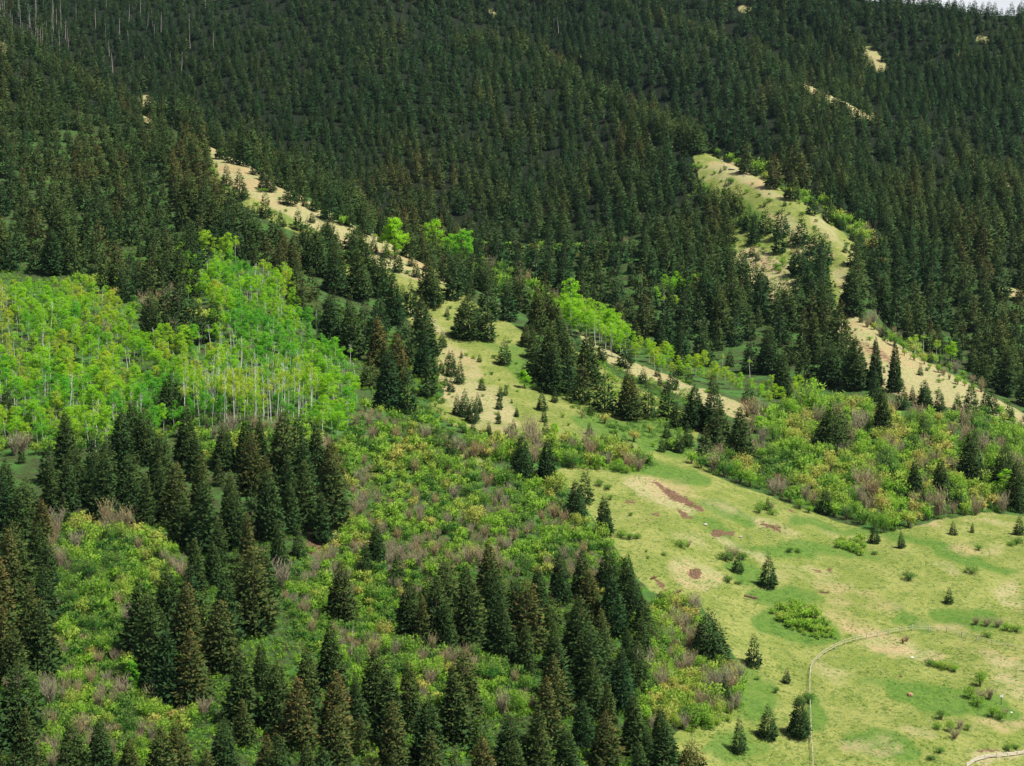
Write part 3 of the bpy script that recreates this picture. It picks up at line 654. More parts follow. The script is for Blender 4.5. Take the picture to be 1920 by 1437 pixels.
WOODS = [
 ([(556,560),(600,545),(660,548),(700,575),(745,610),(795,655),(805,700),(825,750),(795,782),(735,778),(690,735),(660,690),(610,650),(560,612)], 1.0),     # left flank of ridge
 ([(700,480),(760,500),(860,565),(930,575),(1010,620),(1045,670),(1020,700),(985,690),(960,650),(905,640),(850,590),(800,560),(740,510)], 1.2),           # crest
 ([(1010,690),(1060,712),(1110,762),(1200,770),(1275,774),(1260,800),(1200,800),(1110,785),(1050,755)], .9),
 ([(1260,800),(1400,840),(1400,870),(1330,870),(1270,850)], 1.0),
 ([(1350,395),(1460,430),(1530,465),(1560,510),(1545,560),(1510,545),(1480,490),(1420,462),(1360,440)], 1.3),
 ([(1340,430),(1375,455),(1375,500),(1350,490)], 1.1),
 ([(1600,470),(1625,480),(1640,560),(1620,600),(1590,590),(1600,540)], 1.0),
 ([(1260,500),(1370,500),(1410,556),(1450,572),(1540,572),(1560,620),(1440,620),(1300,590)], .9),
 ([(1330,390),(1380,400),(1420,440),(1360,440)], .8),
 ([(-260,865),(60,850),(230,850),(300,870),(440,880),(560,880),(640,930),(640,990),(560,1060),(480,1080),(330,1020),(260,985),(140,975),(80,1010),(90,1130),(110,1280),(40,1300),(-260,1300)], .95),
 ([(250,1200),(350,1130),(440,1080),(500,1160),(480,1210),(440,1230),(390,1330),(320,1330),(260,1290)], .95),
 ([(-260,1400),(120,1420),(200,1440),(260,1480),(400,1400),(480,1350),(640,1350),(740,1360),(800,1400),(900,1370),(960,1400),(1060,1400),(1180,1400),(1230,1450),(1290,1500),(1290,1640),(-260,1640)], .9),
 ([(760,1180),(830,1100),(960,1100),(1060,1120),(1160,1130),(1210,1190),(1200,1290),(1160,1340),(1060,1330),(990,1260),(900,1220),(800,1220)], .95),
 ([(270,590),(300,570),(400,600),(400,645),(340,650),(280,650)], .85),
 ([(430,385),(520,415),(600,440),(660,480),(740,530),(800,600),(812,650),(790,655),(700,575),(600,515),(520,480),(440,440)], 1.25),
 ([(392,268),(480,305),(560,355),(612,392),(740,448),(800,484),(870,545),(885,570),(800,505),(740,468),(610,414),(555,376),(480,330),(395,290)], .95),
 ([(1290,270),(1350,280),(1440,330),(1530,395),(1560,425),(1520,405),(1440,352),(1350,300)], 1.5),
 ([(1000,640),(1060,690),(1115,735),(1090,765),(1040,745),(995,700)], .85),
 ([(330,500),(400,520),(395,560),(340,560)], .9),
 ([(430,480),(560,500),(600,515),(560,520),(450,505)], .9),
]
wp = []
for i, (P, m) in enumerate(WOODS):
    q_ = scatter([P], 9000, dens_con(m*(1.1 if P[0][1] > 840 else .98)), None, 40+i, 1.05)
    if len(q_): wp.append(q_)
allc = np.concatenate([pts, pts2]+wp)
X, Y = hit(allc[:, 0], allc[:, 1]); ok = ~np.isnan(Y)
allc = allc[ok]; X = X[ok]; Y = Y[ok]; Zg = ground(X, Y); _, _, Dp = project(X, Y, Zg)
sz = tsize(allc[:, 0], allc[:, 1])*np.exp(np.clip(rng.normal(0, 1, len(allc)), -2, 1.1)*np.where(allc[:, 1] > 800, .23, .16))*np.where(allc[:, 1] > 800, .94, 1.03)
kk = rng.random(len(allc)); inhill = inpoly(allc[:, 0], allc[:, 1], LEFTHILL)
for i in range(len(allc)):
    hp = sz[i]*(.55 if kk[i] < .12 else 1)
    hp *= 1+.2*tnoise(allc[i, 0]+900, allc[i, 1], 45)
    ti = .32 + .6*tnoise(allc[i, 0], allc[i, 1], 90) + rng.normal(0, .22) + (.2 if allc[i, 1] > 1230 else .08 if allc[i, 1] > 850 else 0) - .25*min(1, max(0, (Y[i]-850)/350)) + (.24 if 500 < Y[i] < 1150 and allc[i, 0] < 420 and inhill[i] else 0)
    items.append(dict(kind='conifer', proto=int(rng.integers(0, 6)), u=allc[i, 0], v=allc[i, 1], x=X[i], y=Y[i], z=Zg[i], h=hp*Dp[i]/F, wf=rng.uniform(1.04, 1.34)*(.96 if sz[i] > 80 else 1), rot=rng.uniform(0, 6.28), tint=float(np.clip(ti, 0, 1)), px=hp, hand=False, name=None))
# saplings along the edges of the bare strips
for E, n in ((BALD1, 110), (BALD2, 60), (BALD2B, 34), (BALD6, 20), (BALD3, 10)):
    for j in range(n):
        k = int(rng.integers(0, len(E))); a, b = E[k], E[(k+1) % len(E)]; t_ = rng.random()
        u = a[0]+(b[0]-a[0])*t_+rng.normal(0, 7); v = a[1]+(b[1]-a[1])*t_+rng.normal(0, 5)
        if rng.random() < .55: add('conifer', int(rng.integers(0, 6)), u, v, rng.uniform(10, 32)*tsize(np.array([u]), np.array([v]))[0]/60, rng.uniform(1, 1.4), rng.uniform(.1, .6))
        else: add('shrub', int(rng.integers(0, 5)), u, v, rng.uniform(6, 13), rng.uniform(1, 1.6), rng.uniform(.0, .5))
for E, n in ((BALD2, 90), (BALD1, 110), (BALD2B, 40), (BALD6, 25)):
    a_ = np.array(E, float); k = 0
    while k < n:
        u = rng.uniform(a_[:, 0].min(), a_[:, 0].max()); v = rng.uniform(a_[:, 1].min(), a_[:, 1].max())
        if not inpoly(np.array([u]), np.array([v]), E)[0]: continue
        k += 1; q_ = rng.random()
        if q_ < .22: add('conifer', int(rng.integers(0, 6)), u, v, rng.uniform(9, 26), rng.uniform(1, 1.3), rng.uniform(.1, .5))
        else: add('shrub', int(rng.integers(0, 5)), u, v, rng.uniform(3.5, 9), rng.uniform(1.2, 2), rng.uniform(.0, .45))
# trees standing just behind the crests, hidden feet, visible heads
def behind(us_, k, dy0, dy1, n, hm, seed):
    r = np.random.default_rng(seed)
    for j in range(n):
        u = r.uniform(*us_); c0 = (u-W/2)/F/cp
        yc = np.interp(c0, cg, YY[k+1]); y = yc+r.uniform(dy0, dy1); x = c0*y; z = float(ground(x, y)); _, _, d = project(x, y, z)
        items.append(dict(kind='conifer', proto=int(r.integers(0, 6)), u=u, v=float(project(x, y, z)[1]), x=x, y=y, z=z, h=hm*math.exp(r.normal(0, .15)), wf=r.uniform(.95, 1.25), rot=r.uniform(0, 6.28), tint=float(np.clip(.4+r.normal(0, .2), 0, 1)), px=hm*F/d*.6, hand=False, name=None))
behind((-260, 400), 5, 4, 90, 170, 14.5, 1)
behind((400, 700), 5, 3, 55, 75, 14, 2)
behind((700, 900), 5, 10, 80, 22, 12, 3)
behind((880, 1060), 5, 8, 60, 16, 13, 6)
behind((850, 1320), 9, -30, 40, 130, 15, 4)
behind((1100, 1940), 12, -25, 30, 110, 14.5, 8)
behind((1540, 2250), 14, 5, 80, 60, 12, 5)

# --- deciduous and shrubs
ASPEN = [(-260,548),(170,552),(230,592),(270,650),(330,655),(400,650),(398,575),(345,560),(340,505),(400,490),(430,500),(470,515),(545,530),(558,600),(610,655),(665,700),(672,745),(660,800),(630,850),(560,800),(520,790),(350,800),(300,830),(200,850),(0,840),(-260,840)]
def addmany(kind, pts, hfun, protos, tfun, wfr=(.85, 1.2), seed=0):
    r = np.random.default_rng(seed)
    if not len(pts): return
    X, Y = hit(pts[:, 0], pts[:, 1])
    for (u, v), x, y in zip(pts, X, Y):
        if np.isnan(y): continue
        z = float(ground(x, y)); d = project(x, y, z)[2]; hp = hfun(u, v, r)
        items.append(dict(kind=kind, proto=int(protos[r.integers(0, len(protos))]), u=u, v=v, x=x, y=y, z=z, h=hp*d/F, wf=r.uniform(*wfr), rot=r.uniform(0, 6.28), tint=float(np.clip(tfun(u, v, r), 0, 1)), px=hp, hand=False, name=None))
asp_t = lambda u, v, r: (.62 if u < 250 and v < 700 else .36) + .85*tnoise(u, v, 45) + r.normal(0, .15)
occ_keep = {k: list(v) for k, v in occ.items()}
pa = scatter([ASPEN], 30000, lambda u, v: np.full(len(u), 13.5)*(.8+.25*(v > 620)), None, 60)
pa = np.array([p for p in pa if tnoise(p[0]+77, p[1]*1.3, 22) < .55])
pk = scatter([ASPEN], 3000, lambda u, v: np.full(len(u), 42.0), None, 67)
addmany('shrub', pk, lambda u, v, r: 36*math.exp(r.normal(0, .25)), [0, 1, 4], lambda u, v, r: .05+r.normal(0, .1), (.8, 1.2), 7)
addmany('aspen', pa, lambda u, v, r: (31+.055*(v-500))*math.exp(r.normal(0, .24)), [0, 1, 2, 3, 4, 0, 2, 5, 5, 3], asp_t, (.95, 1.4), 1)
pb = scatter([ASPEN], 4000, lambda u, v: np.full(len(u), 30.0), None, 66)
addmany('bare_shrub', pb, lambda u, v, r: 34*math.exp(r.normal(0, .2)), [0, 1, 2], lambda u, v, r: .5+r.normal(0, .2), (.5, .8), 6)
pa = scatter([[(345,755),(345,800),(470,800),(540,790),(600,770),(560,740),(430,740)]], 3000, lambda u, v: np.full(len(u), 10.0), None, 61)
addmany('aspen', pa, lambda u, v, r: 82*math.exp(r.normal(0, .12)), [5, 5, 3, 5], lambda u, v, r: .8+r.normal(0, .1), (.6, .85), 2)
pa = scatter([[(1040,612),(1075,636),(1120,655),(1168,680),(1180,668),(1120,618),(1070,596)]], 3000, lambda u, v: np.full(len(u), 12.0), None, 62)
addmany('aspen', pa, lambda u, v, r: 58*math.exp(r.normal(0, .1)), [0, 2, 4, 3], lambda u, v, r: .58+r.normal(0, .08), (.95, 1.3), 3)
pa = scatter([[(1180,672),(1250,705),(1400,745),(1420,740),(1330,705),(1250,675),(1190,655)],[(1420,745),(1500,735),(1480,770),(1430,770)]], 3000, lambda u, v: np.full(len(u), 15.0), None, 63)
addmany('aspen', pa, lambda u, v, r: 34*math.exp(r.normal(0, .15)), [0, 2, 4], lambda u, v, r: .72+r.normal(0, .12), (1, 1.5), 4)
pa = scatter([[(1240,545),(1290,535),(1325,545),(1330,565),(1250,570)],[(1000,575),(1050,590),(1060,605),(1010,590)]], 2000, lambda u, v: np.full(len(u), 13.0), None, 64)
addmany('aspen', pa, lambda u, v, r: 32*math.exp(r.normal(0, .12)), [0, 2, 4], lambda u, v, r: .4+r.normal(0, .1), (1, 1.5), 5)
HA = [(430,502,66,.8,.7,1),(442,500,62,.8,.7,3),(418,500,55,.9,.75,1),(1355,690,28,1,.75,3),(1405,708,42,1,.7,5),(1716,668,44,.9,.7,3),(1732,665,46,.9,.7,5),(1757,680,46,1,.75,3),(1783,690,50,1.1,.6,1),(1775,688,44,.9,.65,3),(1443,330,36,.9,.8,5),(1245,600,56,.8,.8,5),(1265,600,50,1,.75,3),(1525,752,44,1,.6,1),(1230,570,32,1.2,.4,2),(1280,560,36,1.6,.35,4),(1262,556,32,1.5,.35,4),(1300,565,30,1.5,.3,4),
      (604,362,20,1.0,.4,0),(640,1290,90,.7,.6,3),(660,1240,70,.9,.7,5),(245,790,60,.8,.6,5),(1885,940,60,1.5,.35,4),(1905,948,50,1.5,.4,2)]
for (u, v, hp, wf, ti, pr) in HA: add('aspen', pr, u, v, hp, wf, ti, True)
HR = [(742,488,78,1.0,.55,0),(820,492,78,.75,.5,1),(845,500,60,1.1,.22,0),(868,505,72,.85,.15,0),(800,480,60,.6,.6,1),(1040,822,28,1.1,.55,0),(983,728,34,1.1,.3,0),(1425,810,30,1.5,.35,0),(335,820,30,1.2,.3,0),(250,1300,60,1.0,.12,1),(405,640,30,1.2,.2,0)]
for (u, v, hp, wf, ti, pr) in HR: add('broadleaf', pr, u, v, hp, wf, ti, True)

def shr_t(u, v, r):
    b = .45+.7*tnoise(u, v, 40)+r.normal(0, .18)
    if u > 1550 and v < 870: b -= .15
    if u < 1000 and v > 1000: b -= .2
    return b
SZONES = [
 ([(560,810),(640,840),(680,770),(730,785),(800,790),(830,830),(900,880),(960,900),(1050,900),(1060,960),(1120,1000),(1160,1050),(1200,1120),(1120,1120),(1050,1090),(950,1080),(830,1080),(760,1170),(700,1230),(620,1260),(560,1200),(520,1100),(600,1050),(650,1000),(655,930),(600,850)], 15, 25, .42),
 ([(860,850),(900,835),(1000,830),(1080,835),(1180,850),(1230,872),(1200,885),(1080,880),(1020,870),(930,870)], 16, 32, .45),
 ([(1400,780),(1440,770),(1500,760),(1600,760),(1700,790),(1800,790),(1900,830),(2050,900),(2260,960),(2260,1010),(1950,960),(1840,965),(1760,975),(1660,1000),(1580,975),(1500,950),(1420,920),(1300,878),(1290,860),(1380,870),(1400,840)], 15.5, 31, .33),
 ([(90,1000),(140,985),(250,990),(330,1030),(350,1090),(260,1150),(240,1290),(300,1340),(400,1340),(260,1440),(130,1400),(110,1290),(90,1130)], 17, 30, .25),
 ([(640,1240),(780,1220),(900,1240),(980,1270),(1000,1340),(900,1350),(780,1340),(650,1330)], 18, 34, .25),
 ([(1190,1190),(1240,1140),(1310,1140),(1310,1200),(1340,1260),(1390,1270),(1385,1330),(1330,1370),(1230,1380),(1190,1330)], 15, 34, .3),
 ([(-60,800),(300,800),(300,840),(200,850),(-60,860)], 15, 28, .2),
 ([(1360,300),(1440,335),(1540,385),(1640,440),(1660,470),(1610,455),(1530,398),(1440,345)], 12, 18, .55),
 ([(890,500),(960,520),(1060,570),(1040,600),(960,570),(880,520)], 13, 24, .35),
 ([(1000,690),(1060,740),(1150,790),(1250,820),(1280,850),(1180,830),(1060,790),(1000,730)], 34, 17, .1),
 ([(1840,770),(1925,790),(1925,860),(1870,830)], 14, 20, .2),
 ([(0,600),(240,600),(300,700),(500,700),(640,720),(640,780),(0,800)], 26, 26, .5),
 ([(130,530),(420,560),(560,600),(400,650),(250,590)], 20, 26, .35),
 ([(780,770),(850,800),(960,820),(1060,830),(980,838),(860,835),(800,800)], 14, 16, .35),
 ([(1690,655),(1800,705),(1840,720),(1760,690),(1700,650)], 12, 18, .2),
 ([(1625,600),(1700,643),(1830,718),(1850,745),(1780,715),(1690,665),(1620,610)], 13, 16, .25),
 ([(600,400),(700,440),(760,452),(860,462),(850,470),(740,462),(640,425)], 14, 13, .3),
 ([(860,448),(950,464),(1090,464),(1190,456),(1195,470),(1090,484),(960,490),(880,476)], 16, 15, .3),
 ([(320,800),(560,797),(650,835),(640,890),(560,875),(350,865)], 17, 26, .35),
 ([(0,1300),(130,1300),(250,1450),(100,1450)], 22, 34, .25),
]
for i, (P, dd, hh, fb) in enumerate(SZONES):
    ps = scatter([P], 14000, lambda u, v, dd=dd: np.full(len(u), float(dd)), None, 80+i)
    if not len(ps): continue
    r = np.random.default_rng(200+i)
    nzv = np.array([tnoise(u+300, v, 45) for u, v in ps])
    bare = (r.random(len(ps))+nzv*.9) < fb*(.9 if i == 0 else .62)
    hf = lambda u, v, r, hh=hh: hh*math.exp(r.normal(0, .22))
    addmany('shrub', ps[~bare], hf, [0, 1, 2, 3, 4], shr_t, (.8, 1.15), 300+i)
    addmany('bare_shrub', ps[bare], hf, [0, 1, 2], lambda u, v, r: .4+r.normal(0, .3), (.8, 1.1), 400+i)
# meadow shrubs by hand (u, v base, h px, w, tint, bare)
HS = [(1277,1026,18,1.6,.35,0),(1290,1026,15,1.3,.5,1),(1360,1052,22,1.3,.1,0),(1372,1052,28,1.2,.3,1),(1393,1050,18,1.3,.1,0),(1366,1092,16,1.4,.05,0),(1385,1096,9,2,.08,0),(1705,1088,20,1.5,.0,0),(1822,1076,16,1.6,.1,0),(1835,1032,14,1.2,.2,0),(1500,955,22,1.4,.3,0),(1516,962,16,1.4,.35,0),
      (1430,955,18,1.6,.3,0),(1446,958,18,1.2,.5,1),(1424,962,16,1.6,.2,0),(1448,966,14,1.6,.25,0),(1480,1036,12,1.8,.1,0),(1497,1036,10,1.8,.2,0),(1700,1203,12,1.3,.8,1),(1693,1207,13,1.3,1.0,1),(1760,1252,16,1.8,.5,0),(1775,1256,17,1.6,.6,0),(1790,1260,15,1.6,.4,0),(1745,1248,14,1.6,.1,0),
      (1838,1288,34,1.0,.3,0),(1820,1310,26,1.3,.35,0),(1840,1316,26,1.2,.5,1),(1856,1312,24,1.2,.5,1),(1832,1324,22,1.3,.35,0),(1860,1345,24,1.3,.3,0),(1875,1350,20,1.3,.2,0),(1884,1340,14,1.4,.5,1),(1765,1350,22,1.3,.08,0),(1782,1372,22,1.3,.3,0),(1790,1385,22,1.4,.4,1),(1800,1368,20,1.2,.3,1),
      (1758,1368,16,1.5,.3,0),(1815,1370,14,1.5,.15,0),(1762,1412,12,1.8,.1,0),(1890,1408,14,1.8,.1,0),(1905,1405,12,1.6,.15,0),(1908,1020,14,1.8,.08,0),(1895,1024,10,1.8,.2,0),(1145,938,12,1.4,.2,0),(1183,968,9,1.3,.1,0),(1160,885,20,1.3,.2,0),(1175,888,18,1.2,.4,0),(1125,912,14,1.8,.15,0),(1140,918,12,1.8,.15,0),
      (1245,1042,8,1.6,.2,0),(1215,1048,7,1.5,.2,0),(1212,1036,6,1.5,.2,0),(1165,1008,16,1.6,.25,0),(1180,1012,14,1.8,.2,0),(1195,1010,12,1.8,.2,0),(1830,1172,16,1.6,.4,1),(1850,1174,18,1.6,.5,1),(1870,1176,18,1.6,.4,1),(1888,1182,16,1.6,.45,0),(1905,1185,16,1.6,.3,0),(1852,1195,12,1.8,.2,0),(1600,1035,12,1.8,.1,0),
      (1640,1040,9,1.8,.1,0),(1480,1172,0,1,.3,0),(1690,1270,6,1.5,.6,1),(1745,1425,12,1.6,.05,0),(1420,1275,8,1.6,.2,0),(1455,1300,14,1.3,.05,0),(1515,1318,26,1.2,.02,0),(1500,1322,20,1.3,.05,0),(1345,1360,16,1.5,.7,0),(1365,1352,14,1.5,.65,0),(742,830,30,1.0,1.,1),(889,862,36,1.0,1.,1),(905,858,28,1.0,.95,1),
      (1655,500,20,1.4,.95,0),(1632,470,26,1.2,.95,0),(1370,345,14,1.4,.05,0),(170,650,50,1.0,.0,0),(150,660,42,1.0,.02,0),(200,640,40,1.0,.05,1),(1295,750,18,1,.3,0),(1605,755,18,1,.7,0),(1808,712,10,1.6,.1,0),(1790,728,6,1.5,.1,0)]
for (u, v, hp, wf, ti, ba) in HS:
    if hp > 0: add('bare_shrub' if ba else 'shrub', int(rng.integers(0, 3)), u, v, hp, wf, ti, True)
ps = scatter([[(1445,1150),(1490,1135),(1530,1140),(1545,1165),(1570,1200),(1530,1200),(1480,1180)],[(1570,1015),(1620,1015),(1620,1045),(1570,1030)]], 3000, lambda u, v: np.full(len(u), 8.0), None, 99)
addmany('shrub', ps, lambda u, v, r: 13*math.exp(r.normal(0, .3)), [0, 1, 3, 4], lambda u, v, r: .45+r.normal(0, .12), (1., 1.5), 9)

# ------------------------------------------------------------------ describing words
ANCH = [(430,880,'below the aspen grove'),(60,900,'at the left edge below the aspens'),(40,1180,'along the left edge'),(90,1400,'in the bottom left corner'),(420,1180,'in the lower left stand'),(450,1400,'along the bottom left'),(800,1420,'along the bottom middle'),
 (1150,1420,'at the bottom right of the woods'),(1000,1180,'in the wood left of the meadow'),(820,1200,'in the lower middle stand'),(680,1200,'in the lower central gap'),(200,1130,'in the lower left opening'),(1270,1250,'beside the meadow edge'),(1440,1340,'just left of the fence'),(1420,1080,'on the middle meadow'),
 (1150,960,'at the top left meadow corner'),(1000,880,'at the foot of the grassy ridge'),(800,950,'on the brushy slope'),(900,1050,'below the brushy slope'),(680,820,'beside the lower aspens'),(740,720,'on the ridge left flank'),(860,750,'on the bare lower ridge'),(880,600,'on the middle ridge crest'),(600,500,'above the aspen grove'),
 (1080,720,'on the wooded ridge tail'),(1300,830,'in the dark clump above the meadow'),(1500,870,'in the brush belt above the meadow'),(1720,880,'in the right part of the brush belt'),(1870,920,'at the right edge above the meadow'),(1680,740,'under the tan far slope'),(1850,770,'beside the far right slope'),(1480,700,'at the foot of the middle wood'),
 (1250,600,'in the middle wood'),(1750,1010,'on the upper right meadow'),(1850,1180,'by the right edge of the meadow'),(1700,1230,'inside the fence curve'),(1800,1350,'in the lower right meadow'),(100,600,'in the upper left aspens'),(100,750,'in the left aspens'),(330,700,'in the central aspens'),(500,620,'in the upper right aspens'),
 (560,740,'in the right aspens'),(430,780,'in the pale trunked grove'),(300,600,'amid the upper aspens'),(200,500,'on the left hill foot'),(450,350,'on the upper ridge crest'),(1100,620,'in the far bright grove'),(1300,700,'in the draw behind the ridge'),(780,470,'behind the ridge crest'),(1500,420,'on the far bare spur'),(1300,400,'beside the far bare spur'),(1540,1170,'on the meadow centre'),(150,200,'on the dead grey far slope')]
AN = np.array([(a, b) for a, b, _ in ANCH], float)
ORD = ['leftmost', 'second from left', 'third from left', 'fourth from left', 'fifth from left', 'sixth from left', 'seventh from left', 'eighth from left', 'ninth from left', 'tenth from left', 'eleventh from left', 'twelfth from left']
ROWS = {1: [''], 2: ['upper row ', 'lower row '], 3: ['top row ', 'middle row ', 'bottom row ']}
def cut(t):
    t = t.replace(' twiggy shrub in the right part of the brush belt', ' twiggy shrub, right part of brush belt').replace('in the right part of the brush belt', 'in right brush belt').replace('in the dark clump above the meadow', 'in the dark clump').replace('in the brush belt above the meadow', 'in the brush belt')
    return t.replace(' at the right edge above the meadow', ' above the meadow right edge').replace(' at the bottom right of the woods', ' at bottom right woods edge').replace('at the left edge below the aspens', 'left edge, below aspens')
def words_conifer(it):
    t = it['tint']; c = 'blue-green' if t < .15 else 'dark green' if t < .38 else 'olive green' if t < .6 else 'rust-tipped' if t < .85 else 'rusty brown'
    s = 'tall' if it['px'] > 130 else 'small' if it['px'] < 45 else 'slim' if it['wf'] < .95 else 'broad' if it['wf'] > 1.15 else ''
    return (s+' '+c+' conifer').strip()
def words_aspen(it):
    t = it['tint']; c = 'emerald' if t < .2 else 'bright green' if t < .55 else 'yellow-green' if t < .85 else 'pale yellow'
    return c+(' slim-trunked aspen' if it['proto'] in (3, 5) else ' leafy aspen')
def words_broad(it): return ('emerald' if it['tint'] < .3 else 'light green')+' round-crowned broadleaf tree'
def words_shrub(it):
    t = it['tint']; c = 'dark green' if t < .15 else 'mid green' if t < .38 else 'yellow-green' if t < .7 else 'golden'
    return c+' leafy shrub'
def words_bare(it): return ('reddish brown' if it['tint'] > .6 else 'grey brown')+' twiggy shrub'
def words_snag(it): return 'bare grey dead trunk'
WORD = {'conifer': words_conifer, 'aspen': words_aspen, 'broadleaf': words_broad, 'shrub': words_shrub, 'bare_shrub': words_bare, 'snag': words_snag}
def label_all(sel):
    by = {}
    for it in sel:
        d = ((AN-np.array([it['u'], it['v']-it['px']*.4]))**2*np.array([1, 1.6])).sum(1); a = int(np.argmin(d))
        it['word'] = WORD[it['kind']](it); by.setdefault((it['word'], a), []).append(it)
    for (w, a), L in by.items():
        place = ANCH[a][2]
        if len(L) == 1:
            L[0]['label'] = w+' '+place; continue
        nr = 1 if len(L) <= 5 else 2 if len(L) <= 14 else 3
        L.sort(key=lambda i: i['v']); chunks = np.array_split(np.arange(len(L)), nr)
        for ri, ch in enumerate(chunks):
            row = sorted([L[i] for i in ch], key=lambda i: i['u'])
            for k, it in enumerate(row):
                o = ORD[k] if k < len(ORD) else 'number %d from left' % (k+1)
                if k == len(row)-1 and k > 0: o = 'rightmost'
                it['label'] = (w+' '+place+', '+ROWS[nr][ri]+o) if len(row) > 1 else (w+' '+place+', '+ROWS[nr][ri]).strip(', ')

# dead grey trunks on the far upper left and a few in the draw
r = np.random.default_rng(77)
for k in range(70):
    if k < 46: u = r.normal(70, 42); v = r.uniform(10, 95)+.25*max(u, 0)*.5
    else: u = r.uniform(120, 420); v = r.uniform(0, 150)
    u = abs(u)
    it = add('snag', int(r.integers(0, 3)), u, v, r.uniform(26, 42), 1.1, 0)
for (u, v, hp) in [(1047,62,30),(1039,60,26),(650,60,24),(355,60,34),(700,462,34),(1262,258,22),(845,52,20),(420,275,30)]: add('snag', 0, u, v, hp, 1.0, 0, True)

# ------------------------------------------------------------------ build: individuals and far masses
SPEC = {  # kind -> (Kind, root name, crown name, trunk name, category, group)
 'conifer': (CON, 'conifer_tree', 'crown', 'trunk', 'conifer', 'conifers of the hillside woods'),
 'aspen': (ASP, 'aspen_tree', 'crown', 'trunk', 'aspen', 'aspens of the groves'),
 'broadleaf': (RND, 'broadleaf_tree', 'crown', 'trunk', 'tree', 'round broadleaf trees'),
 'shrub': (SHR, 'leafy_shrub', 'foliage', 'stems', 'shrub', 'leafy shrubs of the draws'),
 'bare_shrub': (BAR, 'twiggy_shrub', 'leaves', 'twigs', 'shrub', 'twiggy shrubs of the draws'),
}
LIMIT = {'conifer': 300, 'aspen': 300, 'broadleaf': 50, 'shrub': 300, 'bare_shrub': 250}
def inframe(it): return -8 < it['u'] < 1928 and it['v']-it['px'] < 1430 and it['v'] > 2 and it['v']-it['px']*.75 < 1437
far_sets = {}
indiv = []
for kname in SPEC:
    L = [i for i in items if i['kind'] == kname]
    L.sort(key=lambda i: (not i['hand'], -i['px']) if kname != 'conifer' else (not (i['hand'] and i['px'] > 25), -i['px']))
    n = 0; rest = []
    for it in L:
        if n < LIMIT[kname] and inframe(it): indiv.append(it); n += 1
        else: rest.append(it)
    far_sets[kname] = rest
label_all(indiv)
for it in indiv:
    K, rn, cn, tn, cat_, grp = SPEC[it['kind']]
    o = bpy.data.objects.new(rn, None); C.objects.link(o); o.empty_display_size = .5
    o.location = (it['x'], it['y'], it['z']-.05); o.rotation_euler = (rng.normal(0, .02), rng.normal(0, .02), it['rot'])
    s = it['h']*it['wf']; o.scale = (s, s, it['h'])
    o['label'] = cut(it['label']); o['category'] = cat_; o['group'] = grp
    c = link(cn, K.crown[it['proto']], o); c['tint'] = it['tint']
    t_ = link(tn, K.trunk[it['proto']], o); t_['tint'] = it['tint']
sn = [i for i in items if i['kind'] == 'snag' and -5 < i['u'] < 1925]
label_all(sn)
for it in sn:
    o = link('dead_tree', snag_me[it['proto']]); o.location = (it['x'], it['y'], it['z']-.05); o.scale = (it['h']*1.3, it['h']*1.3, it['h']); o.rotation_euler = (rng.normal(0, .04), rng.normal(0, .04), it['rot'])
    o['label'] = it['label']; o['category'] = 'dead tree'; o['group'] = 'dead grey trunks on the far slope'

def mass(name, label, cat_, its, K, idx_fn):
    if not its: return
    col = bpy.data.collections.new(name+'_sources')
    for i in range(K.n):
        so = bpy.data.objects.new('%s_source_%02d' % (K.name, i), K.both[i]); col.objects.link(so)
    me = bpy.data.meshes.new(name); me.vertices.add(len(its))
    me.vertices.foreach_set('co', np.array([(i['x'], i['y'], i['z']-.05) for i in its], np.float32).ravel())
    def fa(k, vals):
        a = me.attributes.new(k, 'FLOAT', 'POINT'); a.data.foreach_set('value', np.array(vals, np.float32))
    fa('ptint', [i['tint'] for i in its]); fa('spin', [i['rot'] for i in its]); fa('sh', [i['h'] for i in its]); fa('sw', [i['h']*i['wf'] for i in its])
    a = me.attributes.new('pick', 'INT', 'POINT'); a.data.foreach_set('value', np.array([idx_fn(i) for i in its], np.int32))
    o = link(name, me); o['kind'] = 'stuff'; o['label'] = label; o['category'] = cat_
    ng = bpy.data.node_groups.new(name, 'GeometryNodeTree')
    ng.interface.new_socket('Geometry', in_out='INPUT', socket_type='NodeSocketGeometry'); ng.interface.new_socket('Geometry', in_out='OUTPUT', socket_type='NodeSocketGeometry')
    N = ng.nodes; Lk = ng.links
    gi = N.new('NodeGroupInput'); go = N.new('NodeGroupOutput'); iop = N.new('GeometryNodeInstanceOnPoints'); ci = N.new('GeometryNodeCollectionInfo')
    ci.inputs['Collection'].default_value = col; ci.inputs['Separate Children'].default_value = True
    def na(k, typ='FLOAT'):
        n = N.new('GeometryNodeInputNamedAttribute'); n.data_type = typ; n.inputs[0].default_value = k; return n.outputs[0]
    rot = N.new('ShaderNodeCombineXYZ'); Lk.new(na('spin'), rot.inputs[2])
    sc = N.new('ShaderNodeCombineXYZ'); sw = na('sw'); Lk.new(sw, sc.inputs[0]); Lk.new(sw, sc.inputs[1]); Lk.new(na('sh'), sc.inputs[2])
    Lk.new(gi.outputs[0], iop.inputs['Points']); Lk.new(ci.outputs[0], iop.inputs['Instance']); iop.inputs['Pick Instance'].default_value = True
    Lk.new(na('pick', 'INT'), iop.inputs['Instance Index']); Lk.new(rot.outputs[0], iop.inputs['Rotation']); Lk.new(sc.outputs[0], iop.inputs['Scale'])
    rl = N.new('GeometryNodeRealizeInstances'); Lk.new(iop.outputs[0], rl.inputs[0]); Lk.new(rl.outputs[0], go.inputs[0])
    md = o.modifiers.new('stand', 'NODES'); md.node_group = ng
mass('far_conifer_wood', 'dense dark conifer forest covering the far mountainsides', 'forest', far_sets['conifer'], FARC, lambda i: i['proto'] % FARC.n)
